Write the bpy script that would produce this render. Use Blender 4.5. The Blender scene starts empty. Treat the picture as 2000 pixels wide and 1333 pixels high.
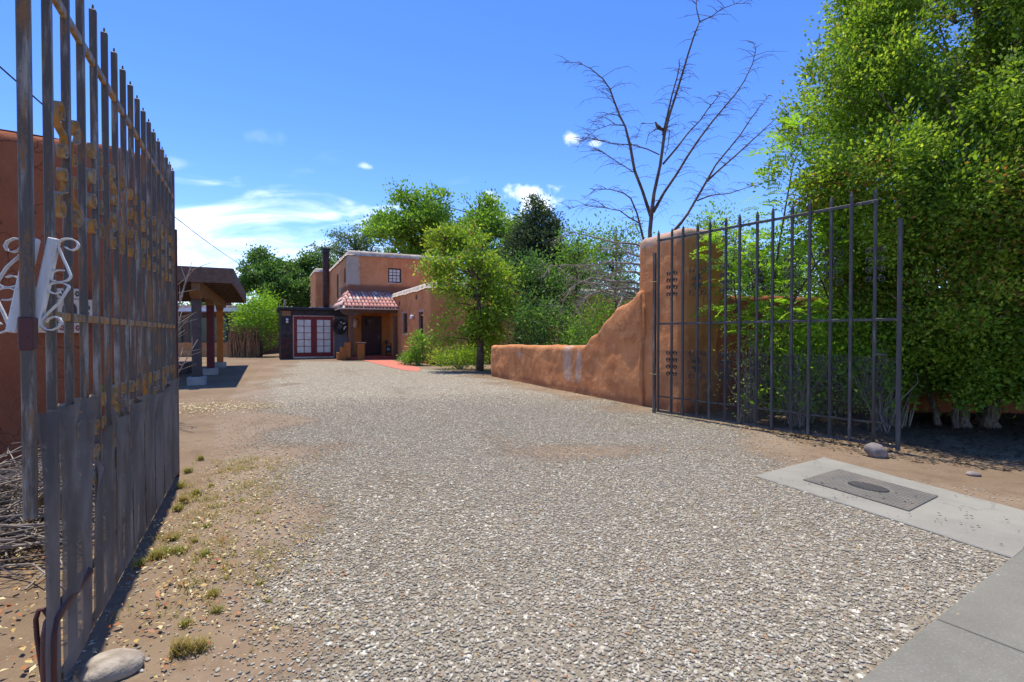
import bpy, bmesh, math, random
import numpy as np
from mathutils import Vector, Matrix, noise as mnoise

random.seed(7)
R = np.random.default_rng(11)
rad = math.radians
scene = bpy.context.scene
C = scene.collection

# ------------------------------------------------------------------ camera, sky, sun, exposure
H = 1.25                       # eye height
F = 980.0                      # focal length in photo pixels (2000 wide)
cam_d = bpy.data.cameras.new("camera")
cam_d.sensor_width = 36.0
cam_d.lens = 36.0 * F / 2000.0
cam_d.clip_start = 0.05
cam_d.clip_end = 3000
cam = bpy.data.objects.new("camera", cam_d)
C.objects.link(cam)
cam.location = (0, 0, H)
cam.rotation_euler = (rad(90 - 0.85), 0, 0)
scene.camera = cam

SUN_AZ = math.atan2(-0.52, 0.855)
SUN_EL = rad(72)
sdir = Vector((math.sin(SUN_AZ) * math.cos(SUN_EL), math.cos(SUN_AZ) * math.cos(SUN_EL), math.sin(SUN_EL)))
sun_d = bpy.data.lights.new("sun", 'SUN')
sun_d.energy = 2.9
sun_d.angle = rad(0.53)
sun_d.color = (1.0, 0.94, 0.83)
sun = bpy.data.objects.new("sun", sun_d)
C.objects.link(sun)
sun.location = (0, 0, 30)
sun.rotation_euler = (-sdir).to_track_quat('-Z', 'Y').to_euler()

world = bpy.data.worlds.new("World")
scene.world = world
world.use_nodes = True
wn, wl = world.node_tree.nodes, world.node_tree.links
wn.clear()


def wnode(t, **kw):
    n = wn.new(t)
    for k, v in kw.items():
        setattr(n, k, v)
    return n


def wmath(op, a, b=None, c=None, clamp=False):
    n = wn.new('ShaderNodeMath')
    n.operation = op
    n.use_clamp = clamp
    for i, s in enumerate((a, b, c)):
        if s is None:
            continue
        if isinstance(s, (int, float)):
            n.inputs[i].default_value = s
        else:
            wl.new(s, n.inputs[i])
    return n.outputs[0]


def wramp(v, lo, hi):
    n = wn.new('ShaderNodeMapRange')
    n.interpolation_type = 'SMOOTHSTEP'
    n.clamp = True
    wl.new(v, n.inputs[0])
    n.inputs[1].default_value = lo
    n.inputs[2].default_value = hi
    return n.outputs[0]


sky = wnode('ShaderNodeTexSky', sky_type='NISHITA', sun_disc=False)
sky.sun_elevation = SUN_EL
sky.sun_rotation = SUN_AZ
sky.altitude = 1600
sky.air_density = 1.0
sky.dust_density = 0.3
sky.ozone_density = 3.0
tc = wnode('ShaderNodeTexCoord')
sep = wnode('ShaderNodeSeparateXYZ')
wl.new(tc.outputs['Generated'], sep.inputs[0])
az = wmath('ARCTAN2', sep.outputs[0], sep.outputs[1])
el = wmath('ARCSINE', sep.outputs[2])
# cirrus low over the horizon
comb = wnode('ShaderNodeCombineXYZ')
wl.new(wmath('MULTIPLY', az, 3.0), comb.inputs[0])
wl.new(wmath('MULTIPLY_ADD', el, 13.0, wmath('MULTIPLY', az, -2.0)), comb.inputs[1])
nz = wnode('ShaderNodeTexNoise')
nz.inputs['Scale'].default_value = 1.7
nz.inputs['Detail'].default_value = 7
nz.inputs['Roughness'].default_value = 0.55
nz.inputs['Distortion'].default_value = 0.6
wl.new(comb.outputs[0], nz.inputs['Vector'])
band = wmath('MULTIPLY', wramp(el, 0.36, 0.12), wramp(az, 0.05, -0.28))
band = wmath('ADD', band, wmath('MULTIPLY', wramp(el, 0.16, 0.0), 0.15))
cir = wmath('MULTIPLY', wramp(wmath('ADD', nz.outputs['Fac'], wmath('MULTIPLY', band, 0.26)), 0.60, 0.98),
            wmath('MINIMUM', wmath('MULTIPLY', band, 1.5), 1.0))
# puffs
nz2 = wnode('ShaderNodeTexNoise')
nz2.inputs['Scale'].default_value = 22
nz2.inputs['Detail'].default_value = 5
wl.new(tc.outputs['Generated'], nz2.inputs['Vector'])
clouds = cir
for (px, py, wx, wy, st) in [(1109, 272, .019, .013, 1.0), (1162, 281, .009, .006, .35), (1030, 386, .062, .020, .95),
                             (975, 432, .03, .012, .8), (715, 327, .016, .006, .35), (510, 268, .03, .012, .05),
                             (350, 322, .025, .010, .12)]:
    d = Vector(((px - 1000) / F, 1.0, (652 - py) / F)).normalized()
    a0, e0 = math.atan2(d.x, d.y), math.asin(d.z)
    dx = wmath('DIVIDE', wmath('SUBTRACT', az, a0), wx)
    dy = wmath('DIVIDE', wmath('SUBTRACT', el, e0), wy)
    rr = wmath('SQRT', wmath('ADD', wmath('MULTIPLY', dx, dx), wmath('MULTIPLY', dy, dy)))
    rr = wmath('ADD', rr, wmath('MULTIPLY', wmath('SUBTRACT', nz2.outputs['Fac'], 0.5), 4.2))
    clouds = wmath('MAXIMUM', clouds, wmath('MULTIPLY', wramp(rr, 1.25, 0.1), st))
hs = wnode('ShaderNodeHueSaturation')
hs.inputs['Saturation'].default_value = 1.27
hs.inputs['Hue'].default_value = 0.516
hs.inputs['Value'].default_value = 1.0
wl.new(sky.outputs[0], hs.inputs['Color'])
mixc = wnode('ShaderNodeMix', data_type='RGBA')
mixc.inputs['B'].default_value = (6.6, 7.0, 7.6, 1)
wl.new(clouds, mixc.inputs['Factor'])
wl.new(hs.outputs[0], mixc.inputs['A'])
bg = wnode('ShaderNodeBackground')
bg.inputs['Strength'].default_value = 0.132
wl.new(mixc.outputs['Result'], bg.inputs['Color'])
wo = wnode('ShaderNodeOutputWorld')
wl.new(bg.outputs[0], wo.inputs[0])

scene.view_settings.view_transform = 'Standard'
scene.view_settings.look = 'None'
scene.view_settings.exposure = 1.1
scene.view_settings.gamma = 1.0
scene.render.engine = 'CYCLES'
scene.cycles.max_bounces = 6
scene.cycles.transparent_max_bounces = 16


# ------------------------------------------------------------------ helpers
def at(px, py, Y):
    """world point on the ray of a photo pixel at depth Y"""
    return Vector(((px - 1000) / F * Y, Y, H + (652 - py) / F * Y))


def gp(px, py):
    Y = H * F / (py - 652.0)
    return Vector(((px - 1000) / F * Y, Y, 0))


def tag(o, label=None, cat=None, group=None, kind=None):
    if label: o['label'] = label
    if cat: o['category'] = cat
    if group: o['group'] = group
    if kind: o['kind'] = kind
    return o


def empty(name, loc, rz=0.0):
    o = bpy.data.objects.new(name, None)
    o.location = loc
    o.rotation_euler = (0, 0, rz)
    o.empty_display_size = 0.2
    C.objects.link(o)
    return o


def link(name, me, parent=None, loc=None, rot=None, scale=None):
    o = bpy.data.objects.new(name, me)
    if parent: o.parent = parent
    if loc is not None: o.location = loc
    if rot is not None: o.rotation_euler = rot
    if scale is not None: o.scale = scale
    C.objects.link(o)
    return o


class MB:
    def __init__(s):
        s.v = []; s.f = []

    def add(s, verts, faces):
        b = len(s.v)
        s.v.extend([tuple(p) for p in verts])
        s.f.extend([tuple(i + b for i in f) for f in faces])
        return s

    def box(s, a, b, M=None):
        x0, y0, z0 = a; x1, y1, z1 = b
        vs = [Vector(p) for p in [(x0, y0, z0), (x1, y0, z0), (x1, y1, z0), (x0, y1, z0),
                                  (x0, y0, z1), (x1, y0, z1), (x1, y1, z1), (x0, y1, z1)]]
        if M: vs = [M @ p for p in vs]
        return s.add(vs, [(0, 3, 2, 1), (4, 5, 6, 7), (0, 1, 5, 4), (1, 2, 6, 5), (2, 3, 7, 6), (3, 0, 4, 7)])

    def tube(s, pts, radii, n=6, cap=True):
        pts = [Vector(p) for p in pts]
        if isinstance(radii, (int, float)): radii = [radii] * len(pts)
        rings = []
        ref = None
        for i, p in enumerate(pts):
            t = (pts[min(i + 1, len(pts) - 1)] - pts[max(i - 1, 0)])
            if t.length < 1e-9: t = Vector((0, 0, 1))
            t.normalize()
            if ref is None:
                ref = t.orthogonal().normalized()
            ref = (ref - t * ref.dot(t))
            if ref.length < 1e-6: ref = t.orthogonal()
            ref.normalize()
            bi = t.cross(ref)
            rings.append([p + (ref * math.cos(a) + bi * math.sin(a)) * radii[i]
                          for a in [2 * math.pi * k / n for k in range(n)]])
        vs = [q for r in rings for q in r]
        fs = []
        for i in range(len(pts) - 1):
            for k in range(n):
                k2 = (k + 1) % n
                fs.append((i * n + k, i * n + k2, (i + 1) * n + k2, (i + 1) * n + k))
        if cap:
            fs.append(tuple(reversed(range(n))))
            fs.append(tuple((len(pts) - 1) * n + k for k in range(n)))
        return s.add(vs, fs)

    def ribbon(s, pts, w, th, axis=(0, 1, 0)):
        """flat bar swept along a path, its width along axis"""
        A = Vector(axis).normalized()
        pts = [Vector(p) for p in pts]
        vs = []
        for i, p in enumerate(pts):
            t = (pts[min(i + 1, len(pts) - 1)] - pts[max(i - 1, 0)]).normalized()
            n = t.cross(A).normalized()
            for a, b in ((-1, -1), (1, -1), (1, 1), (-1, 1)):
                vs.append(p + A * (a * w / 2) + n * (b * th / 2))
        fs = []
        for i in range(len(pts) - 1):
            for k in range(4):
                k2 = (k + 1) % 4
                fs.append((i * 4 + k, i * 4 + k2, (i + 1) * 4 + k2, (i + 1) * 4 + k))
        fs.append((3, 2, 1, 0))
        e = (len(pts) - 1) * 4
        fs.append((e, e + 1, e + 2, e + 3))
        return s.add(vs, fs)

    def mesh(s, name, mat=None, smooth=False):
        me = bpy.data.meshes.new(name)
        me.from_pydata(s.v, [], s.f)
        if mat: me.materials.append(mat)
        if smooth: me.polygons.foreach_set('use_smooth', [True] * len(me.polygons))
        me.update()
        return me

    def build(s, name, mat, parent=None, smooth=False, **kw):
        return link(name, s.mesh(name, mat, smooth), parent, **kw)


def bevel_mesh(me, w, seg=2, vertical_only=False):
    bm = bmesh.new(); bm.from_mesh(me)
    bmesh.ops.remove_doubles(bm, verts=bm.verts, dist=1e-5)
    es = [e for e in bm.edges if len(e.link_faces) == 2 and e.calc_face_angle(0) > 0.5]
    bmesh.ops.bevel(bm, geom=es, offset=w, segments=seg, profile=0.5, affect='EDGES', clamp_overlap=True)
    bm.to_mesh(me); bm.free(); me.update()
    return me


def quads_mesh(name, V, mat, tint=None, smooth=False):
    """V: (n,4,3) float array -> one mesh of n quads with a per-face tint"""
    n = len(V)
    me = bpy.data.meshes.new(name)
    me.vertices.add(n * 4)
    me.vertices.foreach_set('co', np.ascontiguousarray(V, dtype=np.float32).ravel())
    me.loops.add(n * 4)
    me.loops.foreach_set('vertex_index', np.arange(n * 4, dtype=np.int32))
    me.polygons.add(n)
    me.polygons.foreach_set('loop_start', np.arange(n, dtype=np.int32) * 4)
    me.polygons.foreach_set('loop_total', np.full(n, 4, dtype=np.int32))
    if tint is not None:
        a = me.attributes.new('tint', 'FLOAT', 'FACE')
        a.data.foreach_set('value', np.asarray(tint, dtype=np.float32))
    me.materials.append(mat)
    me.update(calc_edges=True)
    return me


# ------------------------------------------------------------------ materials
class NT:
    def __init__(s, name):
        s.m = bpy.data.materials.new(name)
        s.m.use_nodes = True
        s.n = s.m.node_tree.nodes; s.l = s.m.node_tree.links
        s.n.clear()
        s.out = s.n.new('ShaderNodeOutputMaterial')

    def put(s, inp, v):
        if v is None: return
        if isinstance(v, bpy.types.NodeSocket): s.l.new(v, inp)
        else: inp.default_value = (v + (1,)) if (isinstance(v, tuple) and len(v) == 3 and inp.type == 'RGBA') else v

    def math(s, op, a, b=None, c=None, clamp=False):
        n = s.n.new('ShaderNodeMath'); n.operation = op; n.use_clamp = clamp
        for i, x in enumerate((a, b, c)): s.put(n.inputs[i], x)
        return n.outputs[0]

    def ss(s, v, lo, hi):
        n = s.n.new('ShaderNodeMapRange'); n.interpolation_type = 'SMOOTHSTEP'; n.clamp = True
        s.put(n.inputs[0], v); n.inputs[1].default_value = lo; n.inputs[2].default_value = hi
        return n.outputs[0]

    def pos(s):
        return s.n.new('ShaderNodeNewGeometry').outputs['Position']

    def obj(s):
        return s.n.new('ShaderNodeTexCoord').outputs['Object']

    def sep(s, v):
        n = s.n.new('ShaderNodeSeparateXYZ'); s.l.new(v, n.inputs[0]); return n.outputs

    def mapping(s, v, sc):
        n = s.n.new('ShaderNodeMapping'); s.l.new(v, n.inputs[0]); n.inputs['Scale'].default_value = sc
        return n.outputs[0]

    def noise(s, v, scale, detail=4, rough=0.55, dist=0.0):
        n = s.n.new('ShaderNodeTexNoise')
        s.l.new(v, n.inputs['Vector']); n.inputs['Scale'].default_value = scale
        n.inputs['Detail'].default_value = detail; n.inputs['Roughness'].default_value = rough
        n.inputs['Distortion'].default_value = dist
        return n.outputs['Fac']

    def voro(s, v, scale, feature='F1'):
        n = s.n.new('ShaderNodeTexVoronoi'); n.feature = feature
        s.l.new(v, n.inputs['Vector']); n.inputs['Scale'].default_value = scale
        return n.outputs

    def mix(s, f, a, b, blend='MIX'):
        n = s.n.new('ShaderNodeMix'); n.data_type = 'RGBA'; n.blend_type = blend
        s.put(n.inputs['Factor'], f); s.put(n.inputs['A'], a); s.put(n.inputs['B'], b)
        return n.outputs['Result']

    def ramp(s, v, stops, const=False):
        n = s.n.new('ShaderNodeValToRGB')
        if const: n.color_ramp.interpolation = 'CONSTANT'
        e = n.color_ramp.elements
        while len(e) < len(stops): e.new(0.5)
        for i, (p, c) in enumerate(stops):
            e[i].position = p; e[i].color = (*c, 1)
        s.put(n.inputs[0], v)
        return n.outputs[0]

    def attr(s, name, typ='GEOMETRY'):
        n = s.n.new('ShaderNodeAttribute'); n.attribute_name = name; n.attribute_type = typ
        return n.outputs

    def bump(s, h, strength, dist=0.02, normal=None):
        n = s.n.new('ShaderNodeBump'); n.inputs['Strength'].default_value = strength
        n.inputs['Distance'].default_value = dist
        s.l.new(h, n.inputs['Height'])
        if normal is not None: s.l.new(normal, n.inputs['Normal'])
        return n.outputs[0]

    def bsdf(s, col, rough=0.8, metal=0.0, normal=None, spec=0.3):
        n = s.n.new('ShaderNodeBsdfPrincipled')
        s.put(n.inputs['Base Color'], col); s.put(n.inputs['Roughness'], rough); s.put(n.inputs['Metallic'], metal)
        n.inputs['Specular IOR Level'].default_value = spec
        if normal is not None: s.l.new(normal, n.inputs['Normal'])
        return n.outputs[0]

    def done(s, sh):
        s.l.new(sh, s.out.inputs[0]); return s.m


def m_simple(name, a, b, scale=6.0, rough=0.7, metal=0.0, bump=0.15, bscale=40.0, spec=0.3, lo=.35, hi=.65):
    t = NT(name); p = t.pos()
    col = t.mix(t.ss(t.noise(p, scale, 5), lo, hi), a, b)
    nm = t.bump(t.noise(p, bscale, 3), bump, 0.01) if bump else None
    return t.done(t.bsdf(col, rough, metal, nm, spec))


def m_adobe(name, a, b, c, patch=None, streak=True, pale=(0.52, 0.42, 0.33)):
    """mud stucco: two-tone mottling, dusty vertical streaks, trowel relief; patch(t) -> (mask, colour)"""
    t = NT(name); p = t.pos()
    n1 = t.noise(p, 1.1, 6, 0.6, 0.5)
    n2 = t.noise(p, 4.5, 5, 0.6)
    col = t.mix(t.ss(n1, 0.38, 0.62), a, b)
    col = t.mix(t.math('MULTIPLY', t.ss(n2, 0.5, 0.75), 0.6), col, c)
    if streak:
        st = t.noise(t.mapping(p, (3.5, 3.5, 0.25)), 2.2, 4, 0.6)
        col = t.mix(t.math('MULTIPLY', t.ss(st, 0.62, 0.8), 0.35), col, pale)
    fine = t.noise(p, 60, 3, 0.7)
    col = t.mix(t.math('MULTIPLY', t.ss(fine, 0.55, 0.8), 0.25), col, (0.20, 0.085, 0.045))
    if patch:
        for m, pc in patch(t):
            col = t.mix(m, col, pc)
    cr = t.n.new('ShaderNodeTexVoronoi'); cr.feature = 'DISTANCE_TO_EDGE'; cr.inputs['Scale'].default_value = 1.5
    dw = t.n.new('ShaderNodeVectorMath'); dw.operation = 'ADD'
    nc = t.n.new('ShaderNodeTexNoise'); nc.inputs['Scale'].default_value = 3.0; nc.inputs['Detail'].default_value = 5
    t.l.new(p, nc.inputs['Vector']); t.l.new(p, dw.inputs[0]); t.l.new(nc.outputs['Color'], dw.inputs[1]); t.l.new(dw.outputs[0], cr.inputs['Vector'])
    crack = t.math('MULTIPLY', t.ss(cr.outputs['Distance'], .010, .002), t.ss(t.noise(p, .9, 2), .48, .6))
    col = t.mix(t.math('MULTIPLY', crack, .55), col, (0.13, 0.06, 0.035))
    rain = t.noise(t.mapping(p, (5, 5, .18)), 3.0, 5, .7)
    col = t.mix(t.math('MULTIPLY', t.ss(rain, .52, .74), .30), col, (0.24, 0.105, 0.05))
    h = t.math('ADD', t.math('MULTIPLY', t.noise(p, 7, 4), 1.0), t.math('MULTIPLY', fine, 0.22))
    h = t.math('SUBTRACT', h, t.math('MULTIPLY', crack, .4))
    return t.done(t.bsdf(col, 0.95, 0, t.bump(h, 0.8, 0.035), 0.1))


def boxmask(t, co, lims, amp=0.25, nscale=3.0, soft=0.06):
    """ragged-edged region of a patch or band given as limits per axis (None = unlimited)"""
    x = t.sep(co)
    nn = t.math('MULTIPLY', t.math('SUBTRACT', t.noise(co, nscale, 5, 0.6), 0.5), amp)
    m = None
    for ax in range(3):
        for side, v in enumerate(lims[ax]):
            if v is None: continue
            q = t.math('ADD', x[ax], nn)
            k = t.ss(q, v - soft, v + soft) if side == 0 else t.ss(q, v + soft, v - soft)
            m = k if m is None else t.math('MULTIPLY', m, k)
    return m


A1, A2, A3 = (0.46, 0.205, 0.085), (0.35, 0.148, 0.062), (0.52, 0.265, 0.125)
M = {}
M['adobe'] = m_adobe('adobe_stucco', (0.58, 0.25, 0.105), (0.48, 0.195, 0.08), (0.60, 0.29, 0.14))
M['adobe_old'] = m_adobe('adobe_dark', (0.30, 0.10, 0.048), (0.25, 0.08, 0.04), (0.34, 0.13, 0.07), streak=False)


def wall_patch(t):
    a = t.attr('patch')[2]
    k = t.noise(t.pos(), 9, 5, 0.6)
    m = t.ss(t.math('ADD', a, t.math('MULTIPLY', t.math('SUBTRACT', k, 0.5), 1.3)), 0.40, 0.85)
    b = t.attr('foot')[2]
    k2 = t.noise(t.pos(), 5, 5, 0.6)
    m2 = t.ss(t.math('ADD', b, t.math('MULTIPLY', t.math('SUBTRACT', k2, 0.5), 0.7)), 0.35, 0.75)
    return [(t.math('MULTIPLY', m2, 0.6), (0.19, 0.085, 0.05)), (t.math('MULTIPLY', m, t.math('MULTIPLY_ADD', t.noise(t.pos(), 14, 4, .7), .9, .15)), (0.47, 0.39, 0.31))]


M['wall'] = m_adobe('adobe_yard_wall', (0.58, 0.25, 0.10), (0.45, 0.18, 0.072), (0.66, 0.34, 0.16), patch=wall_patch)


def house_patch(t):
    o = t.obj()
    m1 = boxmask(t, o, [(None, 0.55), (-0.6, 0.75), (3.75, None)], 0.45, 2.0)
    m2 = boxmask(t, o, [(None, None), (-0.6, 3.0), (None, 3.78)], 0.08, 1.5, .1)  # darker brown band low on the upper storey
    m3 = boxmask(t, o, [(-.5, 0.3), (3.0, 3.35), (2.5, None)], 0.12)
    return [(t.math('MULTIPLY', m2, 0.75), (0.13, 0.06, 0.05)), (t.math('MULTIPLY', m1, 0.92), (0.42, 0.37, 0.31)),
            (t.math('MULTIPLY', m3, .6), (0.42, 0.37, 0.31))]


M['adobe_top'] = m_adobe('adobe_upper', (0.60, 0.27, 0.125), (0.50, 0.215, 0.095), (0.62, 0.32, 0.165), patch=house_patch)
M['cap'] = m_simple('parapet_cap', (0.58, 0.50, 0.40), (0.40, 0.32, 0.24), 3, 0.9, bump=.3, bscale=15)
M['trim'] = m_simple('pale_plaster', (0.5, 0.36, 0.28), (0.38, 0.22, 0.15), 7, 0.9)
M['porch_wall'] = m_adobe('porch_plaster', (0.44, 0.18, 0.055), (0.38, 0.15, 0.05), (0.46, 0.20, .08), streak=False)
M['brown_wood'] = m_simple('brown_wood', (0.10, 0.060, 0.045), (0.135, 0.085, 0.065), 9, 0.75)
M['dark_door'] = m_simple('dark_door', (0.040, 0.016, 0.014), (0.05, 0.022, 0.018), 5, 0.5, bump=.05)
M['dark_glass'] = m_simple('dark_glass', (0.012, 0.014, 0.016), (0.02, 0.022, 0.025), 2, 0.08, bump=0, spec=.6)
M['curtain'] = m_simple('white_curtain_glass', (0.62, 0.60, 0.58), (0.52, 0.50, 0.48), 5, 0.25, bump=0, spec=.5)
M['red_paint'] = m_simple('red_paint', (0.24, 0.022, 0.02), (0.17, 0.018, 0.018), 8, 0.5, bump=.06)
M['charcoal'] = m_simple('charcoal_board', (0.035, 0.033, 0.036), (0.06, 0.052, 0.05), 5, 0.85)
M['greyblue'] = m_simple('greyblue_board', (0.12, 0.125, 0.14), (0.15, 0.15, 0.16), 4, 0.85)
M['plywood'] = m_simple('plywood', (0.33, 0.17, 0.08), (0.26, 0.13, 0.06), 10, 0.8)
M['white'] = m_simple('white_paint', (0.75, 0.75, 0.75), (0.66, 0.66, 0.68), 6, 0.5, bump=.05)
M['concrete'] = m_simple('rough_concrete', (0.34, 0.33, 0.31), (0.26, 0.25, 0.235), 3, 0.9)
M['redstep'] = m_simple('red_step', (0.34, 0.075, 0.05), (0.27, 0.06, 0.04), 6, 0.8)
M['redpath'] = m_simple('red_path', (0.55, 0.17, 0.11), (0.46, 0.14, 0.09), 3, 0.85, lo=.3, hi=.7)
M['rust_pipe'] = m_simple('rusty_flue', (0.11, 0.042, 0.03), (0.05, 0.03, 0.028), 5, 0.7, 0.3)
M['dark_metal'] = m_simple('dark_metal', (0.03, 0.03, 0.034), (0.05, 0.048, 0.05), 6, 0.5, 0.4)
M['orange_wood'] = m_simple('orange_wood', (0.44, 0.155, 0.03), (0.36, 0.12, 0.025), 7, 0.7)
M['tan_beam'] = m_simple('tan_beam', (0.20, 0.10, 0.045), (0.15, 0.075, 0.035), 7, 0.7)
M['maroon'] = m_simple('maroon_post_paint', (0.115, 0.018, 0.022), (0.09, 0.015, 0.018), 6, 0.6)
M['bark'] = m_simple('grey_bark', (0.14, 0.10, 0.075), (0.07, 0.05, 0.04), 8, 0.95, bump=.6)
M['deadwood'] = m_simple('dead_wood', (0.17, 0.125, 0.105), (0.085, 0.06, 0.055), 5, 0.95, bump=.4)
M['greywood'] = m_simple('weathered_twigs', (0.33, 0.28, 0.23), (0.20, 0.165, 0.13), 4, 0.95)
def m_bark():
    t = NT('stringy_bark'); p = t.pos()
    n = t.noise(t.mapping(p, (1, 1, .10)), 55, 5, .7)
    n2 = t.noise(p, 6, 4)
    c = t.mix(t.ss(n, .38, .62), (0.08, 0.06, 0.05), (0.27, 0.225, 0.185))
    c = t.mix(t.math('MULTIPLY', t.ss(n2, .5, .7), .4), c, (0.20, 0.14, 0.10))
    return t.done(t.bsdf(c, .95, 0, t.bump(n, 1.0, .02), .1))


M['juniper_bark'] = m_bark()
M['stone'] = m_simple('grey_stone', (0.17, 0.14, 0.12), (0.27, 0.23, 0.20), 14, 0.95, bump=.6, bscale=60)
M['pale_stone'] = m_simple('pale_stone', (0.42, 0.36, 0.28), (0.27, 0.22, 0.165), 16, 0.95, bump=.6, bscale=60)
M['cable'] = m_simple('cable', (0.02, 0.02, 0.022), (0.03, 0.03, 0.03), 5, 0.6, bump=0)
M['reed'] = m_simple('dry_reed', (0.36, 0.20, 0.10), (0.25, 0.13, 0.065), 6, 0.9)
M['tile_white'] = m_simple('cream_tile', (0.60, 0.47, 0.36), (0.54, 0.42, 0.32), 10, 0.4, bump=.03)
M['tile_ink'] = m_simple('black_glaze', (0.015, 0.015, 0.018), (0.02, 0.02, 0.025), 10, 0.3, bump=0)
M['tile_red'] = m_simple('red_glaze', (0.25, 0.04, 0.03), (0.2, 0.03, 0.03), 10, 0.3, bump=0)
M['tile_blue'] = m_simple('blue_glaze', (0.03, 0.07, 0.10), (0.03, 0.05, 0.08), 10, 0.3, bump=0)


def m_iron(name, paint, worn, rust, k_worn=(.5, .75), k_rust=(.60, .72)):
    """old painted iron: chalky paint, fine scuffs, rust that runs downwards"""
    t = NT(name); p = t.pos()
    n1 = t.noise(t.mapping(p, (1, 1, 0.12)), 28, 5, 0.65)
    n2 = t.noise(t.mapping(p, (1, 1, 0.16)), 24, 6, 0.75)
    n2b = t.noise(p, 130, 4, 0.6)
    big = t.noise(p, 3.0, 3)
    col = t.mix(t.math('MULTIPLY', t.ss(n1, *k_worn), 0.75), paint, worn)
    chip = t.ss(t.noise(p, 60, 4, .6), .62, .70)
    col = t.mix(t.math('MULTIPLY', chip, .6), col, tuple(c * .45 for c in paint))
    rm = t.ss(t.math('ADD', t.math('ADD', n2, t.math('MULTIPLY', t.math('SUBTRACT', n2b, 0.5), 0.25)), t.math('MULTIPLY', t.math('SUBTRACT', big, .5), .35)), *k_rust)
    col = t.mix(t.math('MULTIPLY', rm, .85), col, rust)
    rough = t.math('MULTIPLY_ADD', rm, 0.35, 0.5)
    return t.done(t.bsdf(col, rough, 0.0, t.bump(n2b, 0.35, 0.004), 0.25))


M['iron'] = m_iron('worn_iron', (0.088, 0.072, 0.060), (0.36, 0.325, 0.28), (0.23, 0.115, 0.048), (.50, .70), (.50, .64))
M['iron_rust'] = m_iron('rusty_iron', (0.20, 0.13, 0.06), (0.42, 0.33, 0.22), (0.46, 0.20, 0.035), (.42, .66), (.44, .62))
M['iron_dark'] = m_iron('dark_iron', (0.070, 0.066, 0.064), (0.21, 0.20, 0.19), (0.10, 0.06, 0.04))
M['iron_pale'] = m_iron('pale_iron', (0.55, 0.53, 0.50), (0.66, 0.65, 0.62), (0.22, 0.13, 0.06), (.4, .6), (.62, .72))
M['iron_red'] = m_iron('redbrown_iron', (0.085, 0.03, 0.028), (0.13, 0.06, 0.05), (0.16, 0.06, 0.03))


def m_screen(nm, k0, col):
    t = NT(nm); p = t.pos()
    col = t.mix(t.ss(t.noise(t.mapping(p, (1, 1, .5)), 4, 5, .65), .4, .65), col, tuple(c * 2.0 for c in col))
    d = t.bsdf(col, 0.7, 0.0, None, 0.3)
    tr = t.n.new('ShaderNodeBsdfTransparent')
    mx = t.n.new('ShaderNodeMixShader')
    k = t.math('MULTIPLY_ADD', t.ss(t.noise(p, 5, 4), 0.3, 0.7), 0.16, k0)
    t.l.new(k, mx.inputs[0]); t.l.new(tr.outputs[0], mx.inputs[1]); t.l.new(d, mx.inputs[2])
    return t.done(mx.outputs[0])


M['screen'] = m_screen('wire_screen', .14, (0.03, 0.027, 0.025))
M['screen_dense'] = m_screen('rusty_wire_screen', .80, (0.085, 0.08, 0.076))


def m_leaf(name, stops, trans=0.45, rough=0.55):
    t = NT(name)
    a = t.attr('tint')[2]
    col = t.ramp(a, stops)
    d = t.bsdf(col, rough, 0, None, 0.35)
    tr = t.n.new('ShaderNodeBsdfTranslucent')
    bright = t.mix(1.0, col, (1.35, 1.3, 0.8), 'MULTIPLY')
    t.l.new(bright, tr.inputs[0])
    mx = t.n.new('ShaderNodeMixShader'); mx.inputs[0].default_value = trans
    t.l.new(d, mx.inputs[1]); t.l.new(tr.outputs[0], mx.inputs[2])
    return t.done(mx.outputs[0])


M['lf_juniper'] = m_leaf('juniper_foliage', [(0, (0.32, 0.13, 0.035)), (0.12, (0.22, 0.19, 0.035)), (0.20, (0.07, 0.15, 0.014)),
                                             (0.6, (0.20, 0.335, 0.028)), (1, (0.44, 0.56, 0.06))], 0.52, .65)
M['lf_dark'] = m_leaf('dark_juniper_foliage', [(0, (0.03, 0.055, 0.03)), (0.6, (0.055, 0.10, 0.045)), (1, (0.11, 0.15, 0.06))], .3, .7)
M['lf_bright'] = m_leaf('bright_foliage', [(0, (0.09, 0.19, 0.022)), (0.6, (0.17, 0.33, 0.035)), (1, (0.29, 0.45, 0.06))], .5)
M['lf_mid'] = m_leaf('mid_foliage', [(0, (0.055, 0.125, 0.03)), (0.6, (0.10, 0.21, 0.045)), (1, (0.19, 0.31, 0.07))], .45)
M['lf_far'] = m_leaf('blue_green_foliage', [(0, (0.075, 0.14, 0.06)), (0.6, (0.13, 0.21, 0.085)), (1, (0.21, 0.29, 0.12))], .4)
M['lf_front'] = m_leaf('yellow_green_foliage', [(0, (0.336, 0.146, 0.066)), (0.08, (0.314, 0.179, 0.066)), (0.12, (0.112, 0.213, 0.022)),
                                                (0.6, (0.246, 0.381, 0.033)), (1, (0.426, 0.526, 0.055))], .5)
M['lf_grey'] = m_leaf('grey_green_foliage', [(0, (0.16, 0.23, 0.06)), (0.6, (0.27, 0.36, 0.11)), (1, (0.45, 0.52, 0.24))], .45)
M['lf_locust'] = m_leaf('locust_foliage', [(0, (0.13, 0.27, 0.018)), (0.6, (0.22, 0.41, 0.03)), (1, (0.34, 0.52, 0.05))], .55)
M['lf_litter'] = m_leaf('fallen_leaves', [(0, (0.30, 0.085, 0.025)), (0.3, (0.36, 0.16, 0.05)), (0.6, (0.46, 0.34, 0.10)), (1, (0.66, 0.58, 0.34))], .1)
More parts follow.
